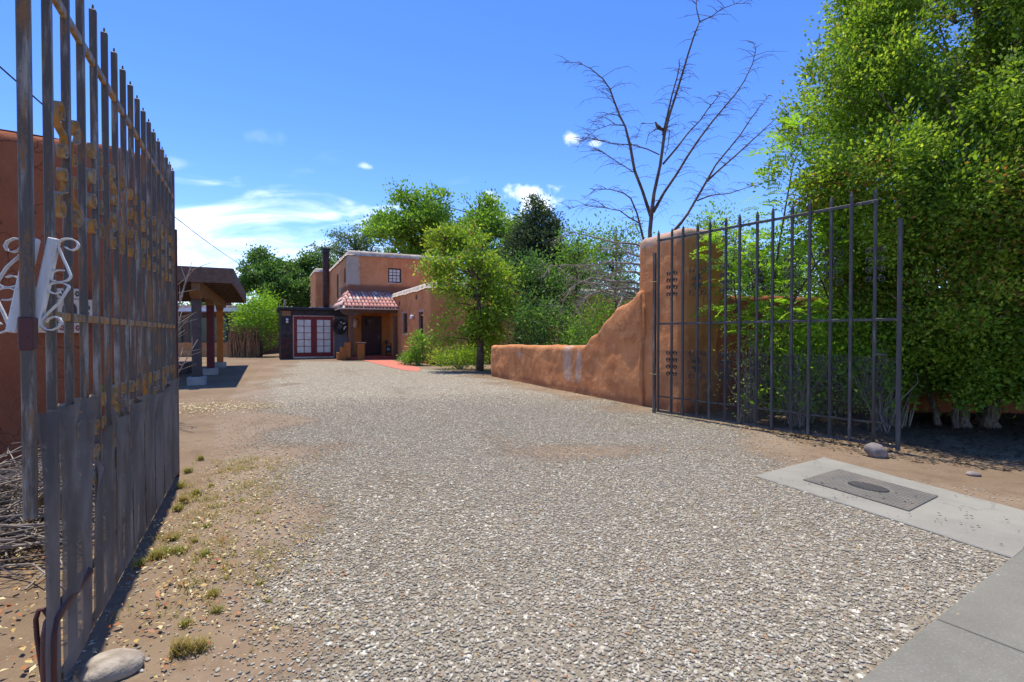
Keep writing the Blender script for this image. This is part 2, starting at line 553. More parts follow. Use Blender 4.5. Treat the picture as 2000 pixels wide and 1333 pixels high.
M['lf_dark_litter'] = m_leaf('juniper_litter', [(0, (0.05, 0.035, 0.025)), (0.6, (0.10, 0.075, 0.055)), (1, (0.24, 0.19, 0.13))], .1)
M['grass'] = m_leaf('dry_grass', [(0, (0.38, 0.28, 0.10)), (0.5, (0.36, 0.31, 0.08)), (1, (0.20, 0.25, 0.045))], .3)


def m_tile():
    t = NT('roof_tile')
    r = t.n.new('ShaderNodeObjectInfo').outputs['Random']
    c = t.ramp(r, [(0, (0.43, 0.19, 0.15)), (0.35, (0.50, 0.25, 0.20)), (0.70, (0.40, 0.19, 0.15)), (0.84, (0.62, 0.53, 0.45))], True)
    c = t.mix(t.math('MULTIPLY', t.ss(t.noise(t.pos(), 9, 5), .45, .7), .5), c, (0.52, 0.33, 0.27))
    return t.done(t.bsdf(c, 0.85, 0, t.bump(t.noise(t.pos(), 40, 3), .2, .01), .2))


M['tile'] = m_tile()


# dirt / gravel ---------------------------------------------------------------
def dirt_nodes(t, p):
    n1 = t.noise(p, 0.55, 6, 0.6)
    n2 = t.noise(p, 5, 6, 0.65)
    n3 = t.noise(p, 45, 4, 0.7)
    c = t.mix(t.ss(n1, .35, .65), (0.198, 0.139, 0.086), (0.243, 0.176, 0.113))
    c = t.mix(t.math('MULTIPLY', t.ss(n2, .45, .7), .6), c, (0.144, 0.097, 0.059))
    c = t.mix(t.math('MULTIPLY', t.ss(n3, .52, .72), .5), c, (0.288, 0.220, 0.143))
    sp = t.voro(p, 38)
    c = t.mix(t.math('MULTIPLY', t.ss(sp['Distance'], .20, .10), t.ss(t.noise(p, 1.7, 3), .45, .65)), c, (0.495, 0.440, 0.344))
    h = t.math('ADD', t.math('MULTIPLY', n2, 1.0), t.math('MULTIPLY', n3, .5))
    return c, h


def m_dirt():
    t = NT('dirt'); p = t.pos()
    c, h = dirt_nodes(t, p)
    return t.done(t.bsdf(c, 1.0, 0, t.bump(h, .8, .03), .05))


def m_gravel():
    t = NT('gravel_bed'); p = t.pos()
    c, h = dirt_nodes(t, p)
    def layer(sc):
        v = t.voro(p, sc)
        r = t.sep(v['Color'])[0]
        col = t.ramp(r, [(0, (0.188, 0.160, 0.113)), (.22, (0.286, 0.252, 0.177)), (.48, (0.365, 0.325, 0.235)), (.66, (0.316, 0.252, 0.167)),
                         (.76, (0.513, 0.469, 0.363)), (.90, (0.690, 0.642, 0.517))], True)
        gap = t.ss(v['Distance'], .30, .62)
        return t.mix(t.math('MULTIPLY', gap, .7), col, (0.188, 0.153, 0.105)), v['Distance']
    g1, d1 = layer(52)
    g2, d2 = layer(30)
    sel = t.ss(t.noise(p, 16, 2), .46, .54)
    g = t.mix(sel, g1, g2)
    w = t.attr('gravel')[2]
    k = t.noise(p, 26, 4, .7)
    m = t.ss(t.math('ADD', w, t.math('MULTIPLY', t.math('SUBTRACT', k, .5), 1.3)), .35, .55)
    col = t.mix(m, c, g)
    big = t.noise(p, .8, 5, .6)
    col = t.mix(t.math('MULTIPLY', t.ss(big, .45, .7), .45), col, (0.30, 0.25, 0.185))
    hh = t.math('SUBTRACT', t.math('MULTIPLY', h, .4), t.math('MULTIPLY', d1, t.math('MULTIPLY', m, .9)))
    return t.done(t.bsdf(col, .95, 0, t.bump(hh, .7, .02), .1))


def m_pebble():
    t = NT('pebble')
    r = t.n.new('ShaderNodeObjectInfo').outputs['Random']
    c = t.ramp(r, [(0, (0.215, 0.191, 0.142)), (.13, (0.274, 0.240, 0.178)), (.34, (0.333, 0.293, 0.222)), (.54, (0.392, 0.353, 0.266)),
                   (.68, (0.441, 0.403, 0.306)), (.76, (0.284, 0.225, 0.155)), (.84, (0.166, 0.147, 0.111)), (.90, (0.538, 0.500, 0.391)),
                   (.94, (0.352, 0.196, 0.098)), (.955, (0.314, 0.255, 0.204)), (.985, (0.412, 0.274, 0.115))], True)
    c = t.mix(t.math('MULTIPLY', t.ss(t.noise(t.pos(), 120, 3), .45, .65), .25), c, (0.294, 0.255, 0.195))
    return t.done(t.bsdf(c, .8, 0, None, .3))


M['dirt'] = m_dirt(); M['gravel'] = m_gravel(); M['pebble'] = m_pebble()


def m_pavement(name, a, b):
    t = NT(name); p = t.pos()
    c = t.mix(t.ss(t.noise(p, 1.6, 6, .65), .35, .65), a, b)
    c = t.mix(t.math('MULTIPLY', t.ss(t.noise(p, 90, 3, .7), .5, .75), .35), c, (0.36, 0.35, 0.315))
    c = t.mix(t.math('MULTIPLY', t.ss(t.noise(p, 11, 5, .7), .58, .75), .4), c, (0.17, 0.166, 0.155))
    sp = t.voro(p, 55)
    c = t.mix(t.math('MULTIPLY', t.ss(sp['Distance'], .16, .08), t.ss(t.noise(p, 7, 2), .52, .6)), c, (0.14, 0.135, 0.13))
    cr = t.n.new('ShaderNodeTexVoronoi'); cr.feature = 'DISTANCE_TO_EDGE'; cr.inputs['Scale'].default_value = .8
    dw = t.n.new('ShaderNodeVectorMath'); dw.operation = 'ADD'
    nc = t.n.new('ShaderNodeTexNoise'); nc.inputs['Scale'].default_value = 4.0; nc.inputs['Detail'].default_value = 6
    sc_ = t.n.new('ShaderNodeVectorMath'); sc_.operation = 'SCALE'; sc_.inputs['Scale'].default_value = .35
    t.l.new(p, nc.inputs['Vector']); t.l.new(nc.outputs['Color'], sc_.inputs[0]); t.l.new(p, dw.inputs[0]); t.l.new(sc_.outputs[0], dw.inputs[1]); t.l.new(dw.outputs[0], cr.inputs['Vector'])
    c = t.mix(t.math('MULTIPLY', t.math('MULTIPLY', t.ss(cr.outputs['Distance'], .004, .0005), t.ss(t.noise(p, 1.1, 2), .5, .62)), .55), c, (0.08, 0.075, 0.068))
    c = t.mix(t.math('MULTIPLY', t.ss(t.noise(p, 2.6, 5, .7, .8), .55, .72), .4), c, (0.17, 0.15, 0.12))
    h = t.math('ADD', t.noise(p, 140, 3), t.math('MULTIPLY', t.noise(p, 14, 4), .7))
    return t.done(t.bsdf(c, .9, 0, t.bump(h, .3, .006), .2))


M['pave'] = m_pavement('sidewalk_concrete', (0.163, 0.153, 0.119), (0.198, 0.187, 0.147))
M['pad'] = m_pavement('pad_concrete', (0.229, 0.214, 0.172), (0.273, 0.255, 0.205))

# ------------------------------------------------------------------ ground, driveway, pavement
U = Vector((-0.44, 0.898, 0)); V = Vector((0.898, 0.44, 0))
HROT = math.atan2(0.44, 0.898)

bm = bmesh.new()
ring = [0, 12, 30, 60, 150, 400, 1200]
xs = sorted(set([-r for r in ring] + ring))
grid = {}
for i, x in enumerate(xs):
    for j, y in enumerate(xs):
        grid[i, j] = bm.verts.new((x, y, 0))
for i in range(len(xs) - 1):
    for j in range(len(xs) - 1):
        bm.faces.new((grid[i, j], grid[i + 1, j], grid[i + 1, j + 1], grid[i, j + 1]))
me = bpy.data.meshes.new('ground'); bm.to_mesh(me); bm.free()
me.materials.append(M['dirt'])
tag(link('ground', me), kind='structure')

GP = np.array([(-0.7, 0.55), (-0.95, 1.8), (-1.6, 3.4), (-2.3, 5.2), (-4.0, 8.0), (-6.0, 12.5), (-8.9, 19.4), (-9.3, 22.3),
               (-6.2, 22.2), (-4.6, 20), (-1.7, 16.5), (-0.95, 14.1), (2.0, 8.3), (2.35, 7.3), (2.75, 6.3), (2.3, 4.7),
               (2.45, 4.33), (3.6, 3.2), (2.6, 1.6), (1.4, 0.6)])


def poly_sd(P, poly):
    """signed distance (positive inside)"""
    n = len(poly)
    d = np.full(len(P), 1e9); inside = np.zeros(len(P), bool)
    for i in range(n):
        a, b = poly[i], poly[(i + 1) % n]
        e = b - a
        t_ = np.clip(((P - a) @ e) / (e @ e), 0, 1)
        q = P - (a + t_[:, None] * e)
        d = np.minimum(d, np.hypot(q[:, 0], q[:, 1]))
        c1 = (a[1] > P[:, 1]) != (b[1] > P[:, 1])
        with np.errstate(divide='ignore', invalid='ignore'):
            xi = (b[0] - a[0]) * (P[:, 1] - a[1]) / (b[1] - a[1]) + a[0]
        inside ^= c1 & (P[:, 0] < xi)
    return np.where(inside, d, -d)


def fbm2(P, sc, seed=0.0):
    return np.array([mnoise.fractal((p[0] * sc + seed, p[1] * sc - seed, seed), 1.0, 2.0, 4) for p in P])


gx = np.arange(-11.0, 3.9, 0.14); gy = np.concatenate([np.arange(0.3, 9, 0.12), np.arange(9, 23.8, 0.3)])
XX, YY = np.meshgrid(gx, gy, indexing='ij')
P2 = np.stack([XX.ravel(), YY.ravel()], 1)
sd = poly_sd(P2, GP)
nzv = fbm2(P2, 0.9, 3.1)
w = np.clip((sd + 0.35 + nzv * 0.45) / 0.9, 0, 1)
for (cx, cy, rx, ry, k) in [(0.75, 5.25, 1.0, .42, .75), (-1.05, 4.1, .35, .7, .35), (-.2, 5.9, .5, .3, .4), (-2.2, 11, 1.2, 1.0, .35), (-5, 17, 1.5, 2, .3),
                            (1.6, 6.9, .4, .5, .4)]:
    w *= 1 - k * np.exp(-(((P2[:, 0] - cx) / rx) ** 2 + ((P2[:, 1] - cy) / ry) ** 2))
lat = (P2[:, 0] - 0.45) * .898 + (P2[:, 1] - 3.0) * .44
for o_ in (-.78, .78):
    w *= 1 - .38 * np.exp(-((lat - o_ - nzv * .12) / .24) ** 2) * np.clip(.6 + nzv, 0, 1)
w = np.clip(w * (0.85 + nzv * .40), 0, 1)
keep = (sd > -0.9)
idx = -np.ones(len(P2), int)
nY = len(gy)
K = keep.reshape(len(gx), nY)
cell = K[:-1, :-1] & K[1:, :-1] & K[1:, 1:] & K[:-1, 1:]
ci, cj = np.nonzero(cell)
F4 = np.stack([ci * nY + cj, (ci + 1) * nY + cj, (ci + 1) * nY + cj + 1, ci * nY + cj + 1], 1)
used = np.unique(F4)
idx[used] = np.arange(len(used))
und = fbm2(P2[used], 0.7, 9.0) * 0.006
zz = 0.004 + (0.009 + und) * np.clip((sd[used] + .75) / .6, 0, 1)
me = bpy.data.meshes.new('driveway')
me.from_pydata(np.column_stack([P2[used], np.where(sd[used] < -.66, -.012, np.maximum(zz, .003))]).tolist(), [], idx[F4].tolist())
at_ = me.attributes.new('gravel', 'FLOAT', 'POINT')
at_.data.foreach_set('value', w[used].astype(np.float32))
me.materials.append(M['gravel'])
me.polygons.foreach_set('use_smooth', [True] * len(me.polygons))
driveway = tag(link('driveway', me), kind='structure')


def pebble_tree():
    ng = bpy.data.node_groups.new('pebble_scatter', 'GeometryNodeTree')
    ng.interface.new_socket('Geometry', in_out='INPUT', socket_type='NodeSocketGeometry')
    ng.interface.new_socket('Geometry', in_out='OUTPUT', socket_type='NodeSocketGeometry')
    n, l = ng.nodes, ng.links
    gi, go = n.new('NodeGroupInput'), n.new('NodeGroupOutput')
    dp = n.new('GeometryNodeDistributePointsOnFaces')
    at2 = n.new('GeometryNodeInputNamedAttribute'); at2.data_type = 'FLOAT'; at2.inputs[0].default_value = 'dens'
    l.new(gi.outputs[0], dp.inputs['Mesh'])
    l.new(at2.outputs['Attribute'], dp.inputs['Density'])
    ico = n.new('GeometryNodeMeshIcoSphere'); ico.inputs['Radius'].default_value = 1.0; ico.inputs['Subdivisions'].default_value = 2
    # lumpy pebble
    sp = n.new('GeometryNodeSetPosition'); nt = n.new('ShaderNodeTexNoise'); nt.inputs['Scale'].default_value = 1.1
    vm = n.new('ShaderNodeVectorMath'); vm.operation = 'SUBTRACT'; vm.inputs[1].default_value = (.5, .5, .5)
    vs = n.new('ShaderNodeVectorMath'); vs.operation = 'SCALE'; vs.inputs['Scale'].default_value = .9
    l.new(nt.outputs['Color'], vm.inputs[0]); l.new(vm.outputs[0], vs.inputs[0])
    l.new(ico.outputs['Mesh'], sp.inputs['Geometry']); l.new(vs.outputs[0], sp.inputs['Offset'])
    sm = n.new('GeometryNodeSetMaterial'); sm.inputs['Material'].default_value = M['pebble']
    l.new(sp.outputs[0], sm.inputs[0])
    ssm = n.new('GeometryNodeSetShadeSmooth'); l.new(sm.outputs[0], ssm.inputs[0])
    ip = n.new('GeometryNodeInstanceOnPoints')
    l.new(dp.outputs['Points'], ip.inputs['Points']); l.new(ssm.outputs[0], ip.inputs['Instance'])
    rv = n.new('FunctionNodeRandomValue'); rv.data_type = 'FLOAT_VECTOR'
    rv.inputs[0].default_value = (-.25, -.25, 0); rv.inputs[1].default_value = (.25, .25, 6.28)
    l.new(rv.outputs[0], ip.inputs['Rotation'])
    r1 = n.new('FunctionNodeRandomValue'); r1.data_type = 'FLOAT'
    r1.inputs[2].default_value = 0.0; r1.inputs[3].default_value = 1.0; r1.inputs['Seed'].default_value = 5
    pw = n.new('ShaderNodeMath'); pw.operation = 'POWER'; pw.inputs[1].default_value = 3.0
    l.new(r1.outputs[1], pw.inputs[0])
    mr = n.new('ShaderNodeMapRange'); mr.inputs[3].default_value = .0036; mr.inputs[4].default_value = .0108
    l.new(pw.outputs[0], mr.inputs[0])
    r2 = n.new('FunctionNodeRandomValue'); r2.data_type = 'FLOAT_VECTOR'
    r2.inputs[0].default_value = (.8, .6, .32); r2.inputs[1].default_value = (1.35, 1.0, .6); r2.inputs['Seed'].default_value = 9
    v2 = n.new('ShaderNodeVectorMath'); v2.operation = 'SCALE'
    l.new(r2.outputs[0], v2.inputs[0]); l.new(mr.outputs[0], v2.inputs['Scale'])
    l.new(v2.outputs[0], ip.inputs['Scale'])
    l.new(ip.outputs[0], go.inputs[0])
    return ng


zfull = np.full(len(P2), .014); zfull[used] = np.where(sd[used] < -.66, -.012, np.maximum(zz, .003)) + .003


def scatter_sheet(name, pts_mask, dens):
    """sheet carrying loose pebbles; density per vertex"""
    F_ = F4[pts_mask[F4].all(1)]
    us = np.unique(F_); ii = -np.ones(len(P2), int); ii[us] = np.arange(len(us))
    me = bpy.data.meshes.new(name)
    me.from_pydata(np.column_stack([P2[us], zfull[us]]).tolist(), [], ii[F_].tolist())
    a = me.attributes.new('dens', 'FLOAT', 'POINT')
    a.data.foreach_set('value', dens[us].astype(np.float32))
    o = link(name, me)
    md = o.modifiers.new('scatter', 'NODES'); md.node_group = pebble_tree()
    return o


dist = np.hypot(P2[:, 0], P2[:, 1])
fade = np.clip((10.5 - dist) / 4.5, 0, 1)
side_mask = ((P2[:, 0] - 1.29) * 0.5435 - (P2[:, 1] - 1.80) * 0.8394) < -.012
padp = np.array([[2.08, 4.35], [3.08, 4.98], [3.66, 3.37], [2.73, 2.70]])
pad_mask = poly_sd(P2, padp) < .0
dens = (w ** 1.3 * 7200 + 420) * fade * (sd > -.85) * side_mask * pad_mask
peb = scatter_sheet('gravel', (dist < 11.0) & (P2[:, 1] > 0.9), dens)
tag(peb, 'loose grey and white pebbles covering the driveway', 'gravel', kind='stuff')

# sidewalk slabs along the street edge
sdv = Vector((1.39, 0.90, 0)).normalized(); sdn = Vector((sdv.y, -sdv.x, 0))
so = Vector((1.29, 1.80, 0))
side = empty('sidewalk', so, math.atan2(sdv.y, sdv.x)); tag(side, kind='structure')
j0 = (Vector((1.83, 2.14, 0)) - so).dot(sdv)
for k in range(-7, 9):
    b_ = MB().box((j0 + k * 1.5 + .006, -1.5, -.1), (j0 + (k + 1) * 1.5 - .006, 0, 0.022 + .002 * (k % 2)))
    me = bevel_mesh(b_.mesh('slab', M['pave']), .008, 2)
    link('slab', me, side)
MB().box((j0 - 7 * 1.5 + .02, -1.48, -.1), (j0 + 9 * 1.5 - .02, -.02, .008)).build('joint_bed', M['charcoal'], side)

# concrete pad with steel access plate
pc = [gp(1475, 935), gp(1612, 899), gp(2046, 1017), gp(1989, 1102)]
pad = MB(); ins = []
ctr = sum(pc, Vector()) / 4
pm = []
for (a, b, nseg) in ((0, 1, 6), (1, 2, 14), (2, 3, 6), (3, 0, 14)):
    for k in range(nseg):
        q = pc[a].lerp(pc[b], k / nseg)
        pm.append(q + Vector((random.uniform(-.008, .008), random.uniform(-.008, .008), 0)))
n_ = len(pm)
pad.add([p + Vector((0, 0, -.05)) for p in pm] + [p + Vector((0, 0, .026)) for p in pm],
        [tuple(range(n_, 2 * n_))] + [(i, (i + 1) % n_, n_ + (i + 1) % n_, n_ + i) for i in range(n_)])
padm = pad.mesh('concrete_pad', M['pad'])
padm = bevel_mesh(padm, .006, 1)
tag(link('concrete_pad', padm), 'pale concrete pad set in the gravel beside the pavement', 'concrete pad')
plc = [gp(1571, 946), gp(1641, 925), gp(1836, 979), gp(1779, 1009)]
pl = empty('access_cover', (sum(plc, Vector()) / 4) + Vector((0, 0, .026)))
tag(pl, 'grey diamond plate steel cover with oval lid set in concrete', 'utility cover')
base = pl.location
mb = MB()
mb.add([Vector((p.x - base.x, p.y - base.y, 0)) + Vector((0, 0, .001)) for p in [Vector(q) for q in plc]] +
       [Vector((p.x - base.x, p.y - base.y, 0)) + Vector((0, 0, .009)) for p in [Vector(q) for q in plc]],
       [(4, 5, 6, 7), (0, 1, 5, 4), (1, 2, 6, 5), (2, 3, 7, 6), (3, 0, 4, 7)])
mpl = NT('diamond_plate'); p = mpl.pos()
cc = mpl.mix(mpl.ss(mpl.noise(p, 4, 5), .4, .65), (0.155, 0.145, 0.122), (0.20, 0.175, 0.14))
M['plate'] = mpl.done(mpl.bsdf(cc, .6, .3, mpl.bump(mpl.noise(p, 60, 2), .2, .004), .4))
mb.build('plate', M['plate'], pl)
e1 = (plc[1] - plc[0]); e2 = (plc[3] - plc[0])
dm = MB()
nu, nv = 20, 30
for i in range(nu):
    for j in range(nv):
        c = plc[0] + e1 * ((i + .5) / nu) + (plc[3] - plc[0]).lerp(plc[2] - plc[1], i / nu) * ((j + .5) / nv) - base
        if (c - Vector((0, 0, c.z))).length < .15: continue
        a = (math.pi / 4 if (i + j) % 2 else -math.pi / 4) + math.atan2(e1.y, e1.x)
        d1 = Vector((math.cos(a), math.sin(a), 0)) * .011; d2 = Vector((-math.sin(a), math.cos(a), 0)) * .0035
        z1 = Vector((0, 0, .0092)); z2 = Vector((0, 0, .0122))
        c.z = 0
        dm.add([c - d1 + z1, c + d2 + z1, c + d1 + z1, c - d2 + z1, c + z2 - d1 * .5, c + z2 + d1 * .5],
               [(0, 3, 4), (3, 2, 5, 4), (2, 1, 5), (1, 0, 4, 5)])
tag(dm.build('tread_pattern', M['plate'], pl), kind='stuff')
lid = MB()
ang = math.atan2((plc[3] - plc[0]).y, (plc[3] - plc[0]).x)
RM = Matrix.Rotation(ang, 4, 'Z')
N_ = 32
rim = [RM @ Vector((.15 * math.cos(2 * math.pi * k / N_), .10 * math.sin(2 * math.pi * k / N_), 0)) for k in range(N_)]
lid.add([p + Vector((0, 0, .0095)) for p in rim] + [p * .97 + Vector((0, 0, .013)) for p in rim],
        [tuple(range(N_, 2 * N_))] + [(i, (i + 1) % N_, N_ + (i + 1) % N_, N_ + i) for i in range(N_)])
lido = lid.build('lid', M['dark_metal'], pl)
wv = MB()
for k in range(-6, 7):
    for ax in (0, 1):
        A_, B_ = (.142, .094) if ax == 0 else (.094, .142)
        off = k * (.0145 if ax == 0 else .021)
        q = 1 - (off / B_) ** 2
        if q <= 0.03: continue
        hl = A_ * math.sqrt(q)
        pts = [Vector((t_ * hl, off, .0145)) if ax == 0 else Vector((off, t_ * hl, .0155)) for t_ in (-1, 1)]
        wv.tube([RM @ p for p in pts], .0028, 4)
wv.build('grille', M['plate'], pl)

# red flagged path and porch step are laid with the house below

# ------------------------------------------------------------------ yard walls
def nfield(p, sc, amp, seed=0):
    return Vector((mnoise.noise((p.x * sc + seed, p.y * sc, p.z * sc)), mnoise.noise((p.x * sc, p.y * sc + 17 + seed, p.z * sc)),
                   mnoise.noise((p.x * sc, p.y * sc, p.z * sc + 31 + seed)))) * amp


WD = Vector((0.423, -0.906, 0)); WN = Vector((0.906, 0.423, 0)); W0 = Vector((-0.64, 14.65, 0))
prof_px = [(953, 674), (1000, 674), (1060, 675), (1120, 676), (1141, 676), (1147, 664), (1152, 656), (1161, 652), (1168, 642), (1175, 631), (1185, 622),
           (1196, 612), (1202, 602), (1210, 597), (1221, 592), (1230, 585), (1237, 577), (1244, 566)]
prof = []
for px, py in prof_px:
    k = (px - 1000) / F
    t_ = (14.65 * k + .64) / (.423 + .906 * k)
    Y = 14.65 - .906 * t_
    prof.append((t_, H + (652 - py) / F * Y))


def wall_loft(name, origin, d, n, prof, L, th, mat, step=.06, extra=0, rnd=.1, patch=None):
    ts = np.arange(0, L + 1e-6, step)
    hs_ = np.interp(ts, [p[0] for p in prof], [p[1] for p in prof])
    rings = []
    nz_ = 26
    vs, patchv, footv = [], [], []
    for i, t_ in enumerate(ts):
        h_ = hs_[i]
        shrink = 0.0
        if t_ < rnd: shrink = rnd - math.sqrt(max(0, rnd ** 2 - (rnd - t_) ** 2))
        sec = []
        y0, y1 = shrink, th - shrink
        hh = h_ - shrink * .8
        r = min(rnd, (y1 - y0) / 2 - .01)
        for k in range(nz_): sec.append((y0, -0.15 + (hh - r + .15) * k / (nz_ - 1)))
        for k in range(1, 6):
            a = math.pi / 2 * k / 5
            sec.append((y0 + r - r * math.cos(a), hh - r + r * math.sin(a)))
        for k in range(0, 6):
            a = math.pi / 2 * k / 5
            sec.append((y1 - r + r * math.sin(a), hh - r + r * math.cos(a)))
        for k in range(1, 6): sec.append((y1, (hh - r) - (hh - r + .15) * k / 5))
        for (yy, z) in sec:
            p = origin + d * t_ + n * yy + Vector((0, 0, z))
            dd = nfield(p, 1.6, .03) + nfield(p, 5, .012, 5)
            vs.append(p + dd)
            pv = 0
            if patch:
                for (c, wd, za, zb) in patch:
                    g = math.exp(-((t_ - c) / wd) ** 2) * (1 / (1 + math.exp(-(z - za) / .05)) / (1 + math.exp((z - zb) / .05)))
                    pv = max(pv, g)
            patchv.append(pv)
            footv.append(max(0, 1 - z / .28))
    m = len(sec)
    fs = []
    for i in range(len(ts) - 1):
        for k in range(m - 1):
            fs.append((i * m + k, i * m + k + 1, (i + 1) * m + k + 1, (i + 1) * m + k))
    fs.append(tuple(range(m)))
    e = (len(ts) - 1) * m
    fs.append(tuple(e + k for k in reversed(range(m))))
    me = bpy.data.meshes.new(name)
    me.from_pydata(vs, [], fs)
    for nm, vals in (('patch', patchv), ('foot', footv)):
        a = me.attributes.new(nm, 'FLOAT', 'POINT'); a.data.foreach_set('value', np.array(vals, np.float32))
    me.materials.append(mat)
    me.polygons.foreach_set('use_smooth', [True] * len(me.polygons))
    me.update()
    bmx = bmesh.new(); bmx.from_mesh(me); bmesh.ops.recalc_face_normals(bmx, faces=bmx.faces); bmx.to_mesh(me); bmx.free()
    return me


def pillar_mesh(name, w_, d_, h_, mat, org, rotm, rc=.13, patch_top=True):
    """rounded adobe pier in local x,y with soft slumped top"""
    per = []
    n_side, n_c = 12, 5
    cs = [(w_ - rc, rc, -90), (w_ - rc, d_ - rc, 0), (rc, d_ - rc, 90), (rc, rc, 180)]
    for q in range(4):
        cx, cy, a0 = cs[q]
        for k in range(n_c + 1):
            a = rad(a0 + 90 * k / n_c)
            per.append((cx + rc * math.cos(a), cy + rc * math.sin(a)))
        nx, ny, na = cs[(q + 1) % 4]
        ex, ey = cx + rc * math.cos(rad(a0 + 90)), cy + rc * math.sin(rad(a0 + 90))
        fx, fy = nx + rc * math.cos(rad(na)), ny + rc * math.sin(rad(na))
        for k in range(1, n_side):
            per.append((ex + (fx - ex) * k / n_side, ey + (fy - ey) * k / n_side))
    zs = [(-.15 + (h_ - .12 + .15) * k / 44, 1.0) for k in range(45)]
    for k in range(1, 6):
        a = math.pi / 2 * k / 5
        zs.append((h_ - .12 + .12 * math.sin(a), 1 - .12 * (1 - math.cos(a)) / (min(w_, d_) / 2)))
    zs += [(h_ + .01, .6), (h_ + .015, .3)]
    vs = []; pv = []; fv = []
    for z, sc in zs:
        for (x, y) in per:
            bx_, by_ = 1 - .016 * z / (w_ / 2), 1 - .010 * z / (d_ / 2)
            lx = w_ / 2 + (x - w_ / 2) * sc * bx_; ly = d_ / 2 + (y - d_ / 2) * sc * by_
            p = Vector((lx, ly, z))
            wp = org + rotm @ p
            dd = nfield(wp, 1.5, .035, 3) + nfield(wp, 5, .012, 8)
            vs.append(p + dd)
            tv = max(0, min(1, (z - (h_ - .30)) / .16)) * .95 if patch_top else 0
            pv.append(tv); fv.append(max(0, 1 - z / .3))
    m = len(per)
    fs = [(i * m + k, i * m + (k + 1) % m, (i + 1) * m + (k + 1) % m, (i + 1) * m + k) for i in range(len(zs) - 1) for k in range(m)]
    fs.append(tuple((len(zs) - 1) * m + k for k in range(m)))
    me = bpy.data.meshes.new(name); me.from_pydata(vs, [], fs)
    for nm, vals in (('patch', pv), ('foot', fv)):
        a = me.attributes.new(nm, 'FLOAT', 'POINT'); a.data.foreach_set('value', np.array(vals, np.float32))
    me.materials.append(mat)
    me.polygons.foreach_set('use_smooth', [True] * len(me.polygons))
    me.update()
    return me


wl_ = empty('adobe_wall', W0)
tag(wl_, 'low adobe garden wall with pale patches stepping up to a tall pillar', 'wall')
Lw = prof[-1][0] + .15
k1 = (1108 - 1000) / F; t1 = (14.65 * k1 + .64) / (.423 + .906 * k1)
k2 = (1131 - 1000) / F; t2 = (14.65 * k2 + .64) / (.423 + .906 * k2)
k3 = (1015 - 1000) / F; t3 = (14.65 * k3 + .64) / (.423 + .906 * k3)
me = wall_loft('wall_body', W0, WD, WN, prof + [(Lw, prof[-1][1])], Lw, .42, M['wall'],
               patch=[(t1, .24, .22, 9), (t2, .13, .18, .97), (t3, .12, .55, .85)])
me.transform(Matrix.Translation(-W0))
link('wall_body', me, wl_)
# pillar: local x = street face direction (WN), local y = along the drive going back (-WD)
PC = Vector((2.63, 7.78, 0))
prot = Matrix.Rotation(math.atan2(WN.y, WN.x), 3, 'Z')
me = pillar_mesh('pillar', 1.0, 1.15, 2.93, M['wall'], PC, prot)
link('pillar', me, wl_, loc=PC - W0, rot=(0, 0, math.atan2(WN.y, WN.x)))
# street-side wall running right from the pillar
S0 = Vector((3.05, 8.15, 0)); SE = Vector((10.8, 7.55, 0)); SD_ = (SE - S0).normalized(); SN_ = Vector((-SD_.y, SD_.x, 0))
me = wall_loft('adobe_wall', S0, SD_, SN_, [(0, 1.86), (1.2, 1.86), (3, 1.8), (6, 1.84), (8.4, 1.8)], (SE - S0).length, .4, M['adobe_old'], step=.15)
me.transform(Matrix.Translation(-S0))
tag(link('adobe_wall', me, loc=S0), 'dark red adobe boundary wall behind the shrubs and the big juniper', 'wall')
# left pier
LC = Vector((-3.10, 4.36, 0))
lrot = math.atan2(V.y, V.x)
me = pillar_mesh('adobe_wall', 3.2, .45, 2.88, M['adobe_old'], LC, Matrix.Rotation(lrot, 3, 'Z'), patch_top=False)
lw_loc = LC - V * 3.2
tag(link('adobe_wall', me, loc=lw_loc, rot=(0, 0, lrot)), 'tall dark red adobe wall carrying the house number tiles', 'wall')

# number tiles on it
ts_o = LC - V * 1.02 + Vector((0, 0, 1.34))
tsn = Vector((V.y, -V.x, 0))
sign = empty('number_sign', ts_o + tsn * .045, lrot)
tag(sign, 'cream glazed house number tiles with black digits on dark red wall', 'sign')
TW, TH_ = .16, .19
tilem = bevel_mesh(MB().box((.002, -.012, .002), (TW - .002, 0, TH_ - .002)).mesh('tile', M['tile_white']), .004, 1)
brd = bevel_mesh(MB().box((.002, -.012, .002), (TW - .002, 0, .085)).mesh('tile', M['tile_white']), .004, 1)
end = bevel_mesh(MB().box((.002, -.012, .002), (.07, 0, TH_ - .002)).mesh('tile', M['tile_white']), .004, 1)


def text_mesh(s, size, mat, depth=.002):
    cu = bpy.data.curves.new('t', 'FONT'); cu.body = s; cu.size = size; cu.extrude = depth; cu.align_x = 'CENTER'
    o = bpy.data.objects.new('t', cu); C.objects.link(o)
    dg = bpy.context.evaluated_depsgraph_get(); dg.update()
    me = bpy.data.meshes.new_from_object(o.evaluated_get(dg))
    bpy.data.objects.remove(o); bpy.data.curves.remove(cu)
    me.transform(Matrix.Rotation(math.pi / 2, 4, 'X'))
    me.materials.clear(); me.materials.append(mat)
    me.name = 'digit'
    return me


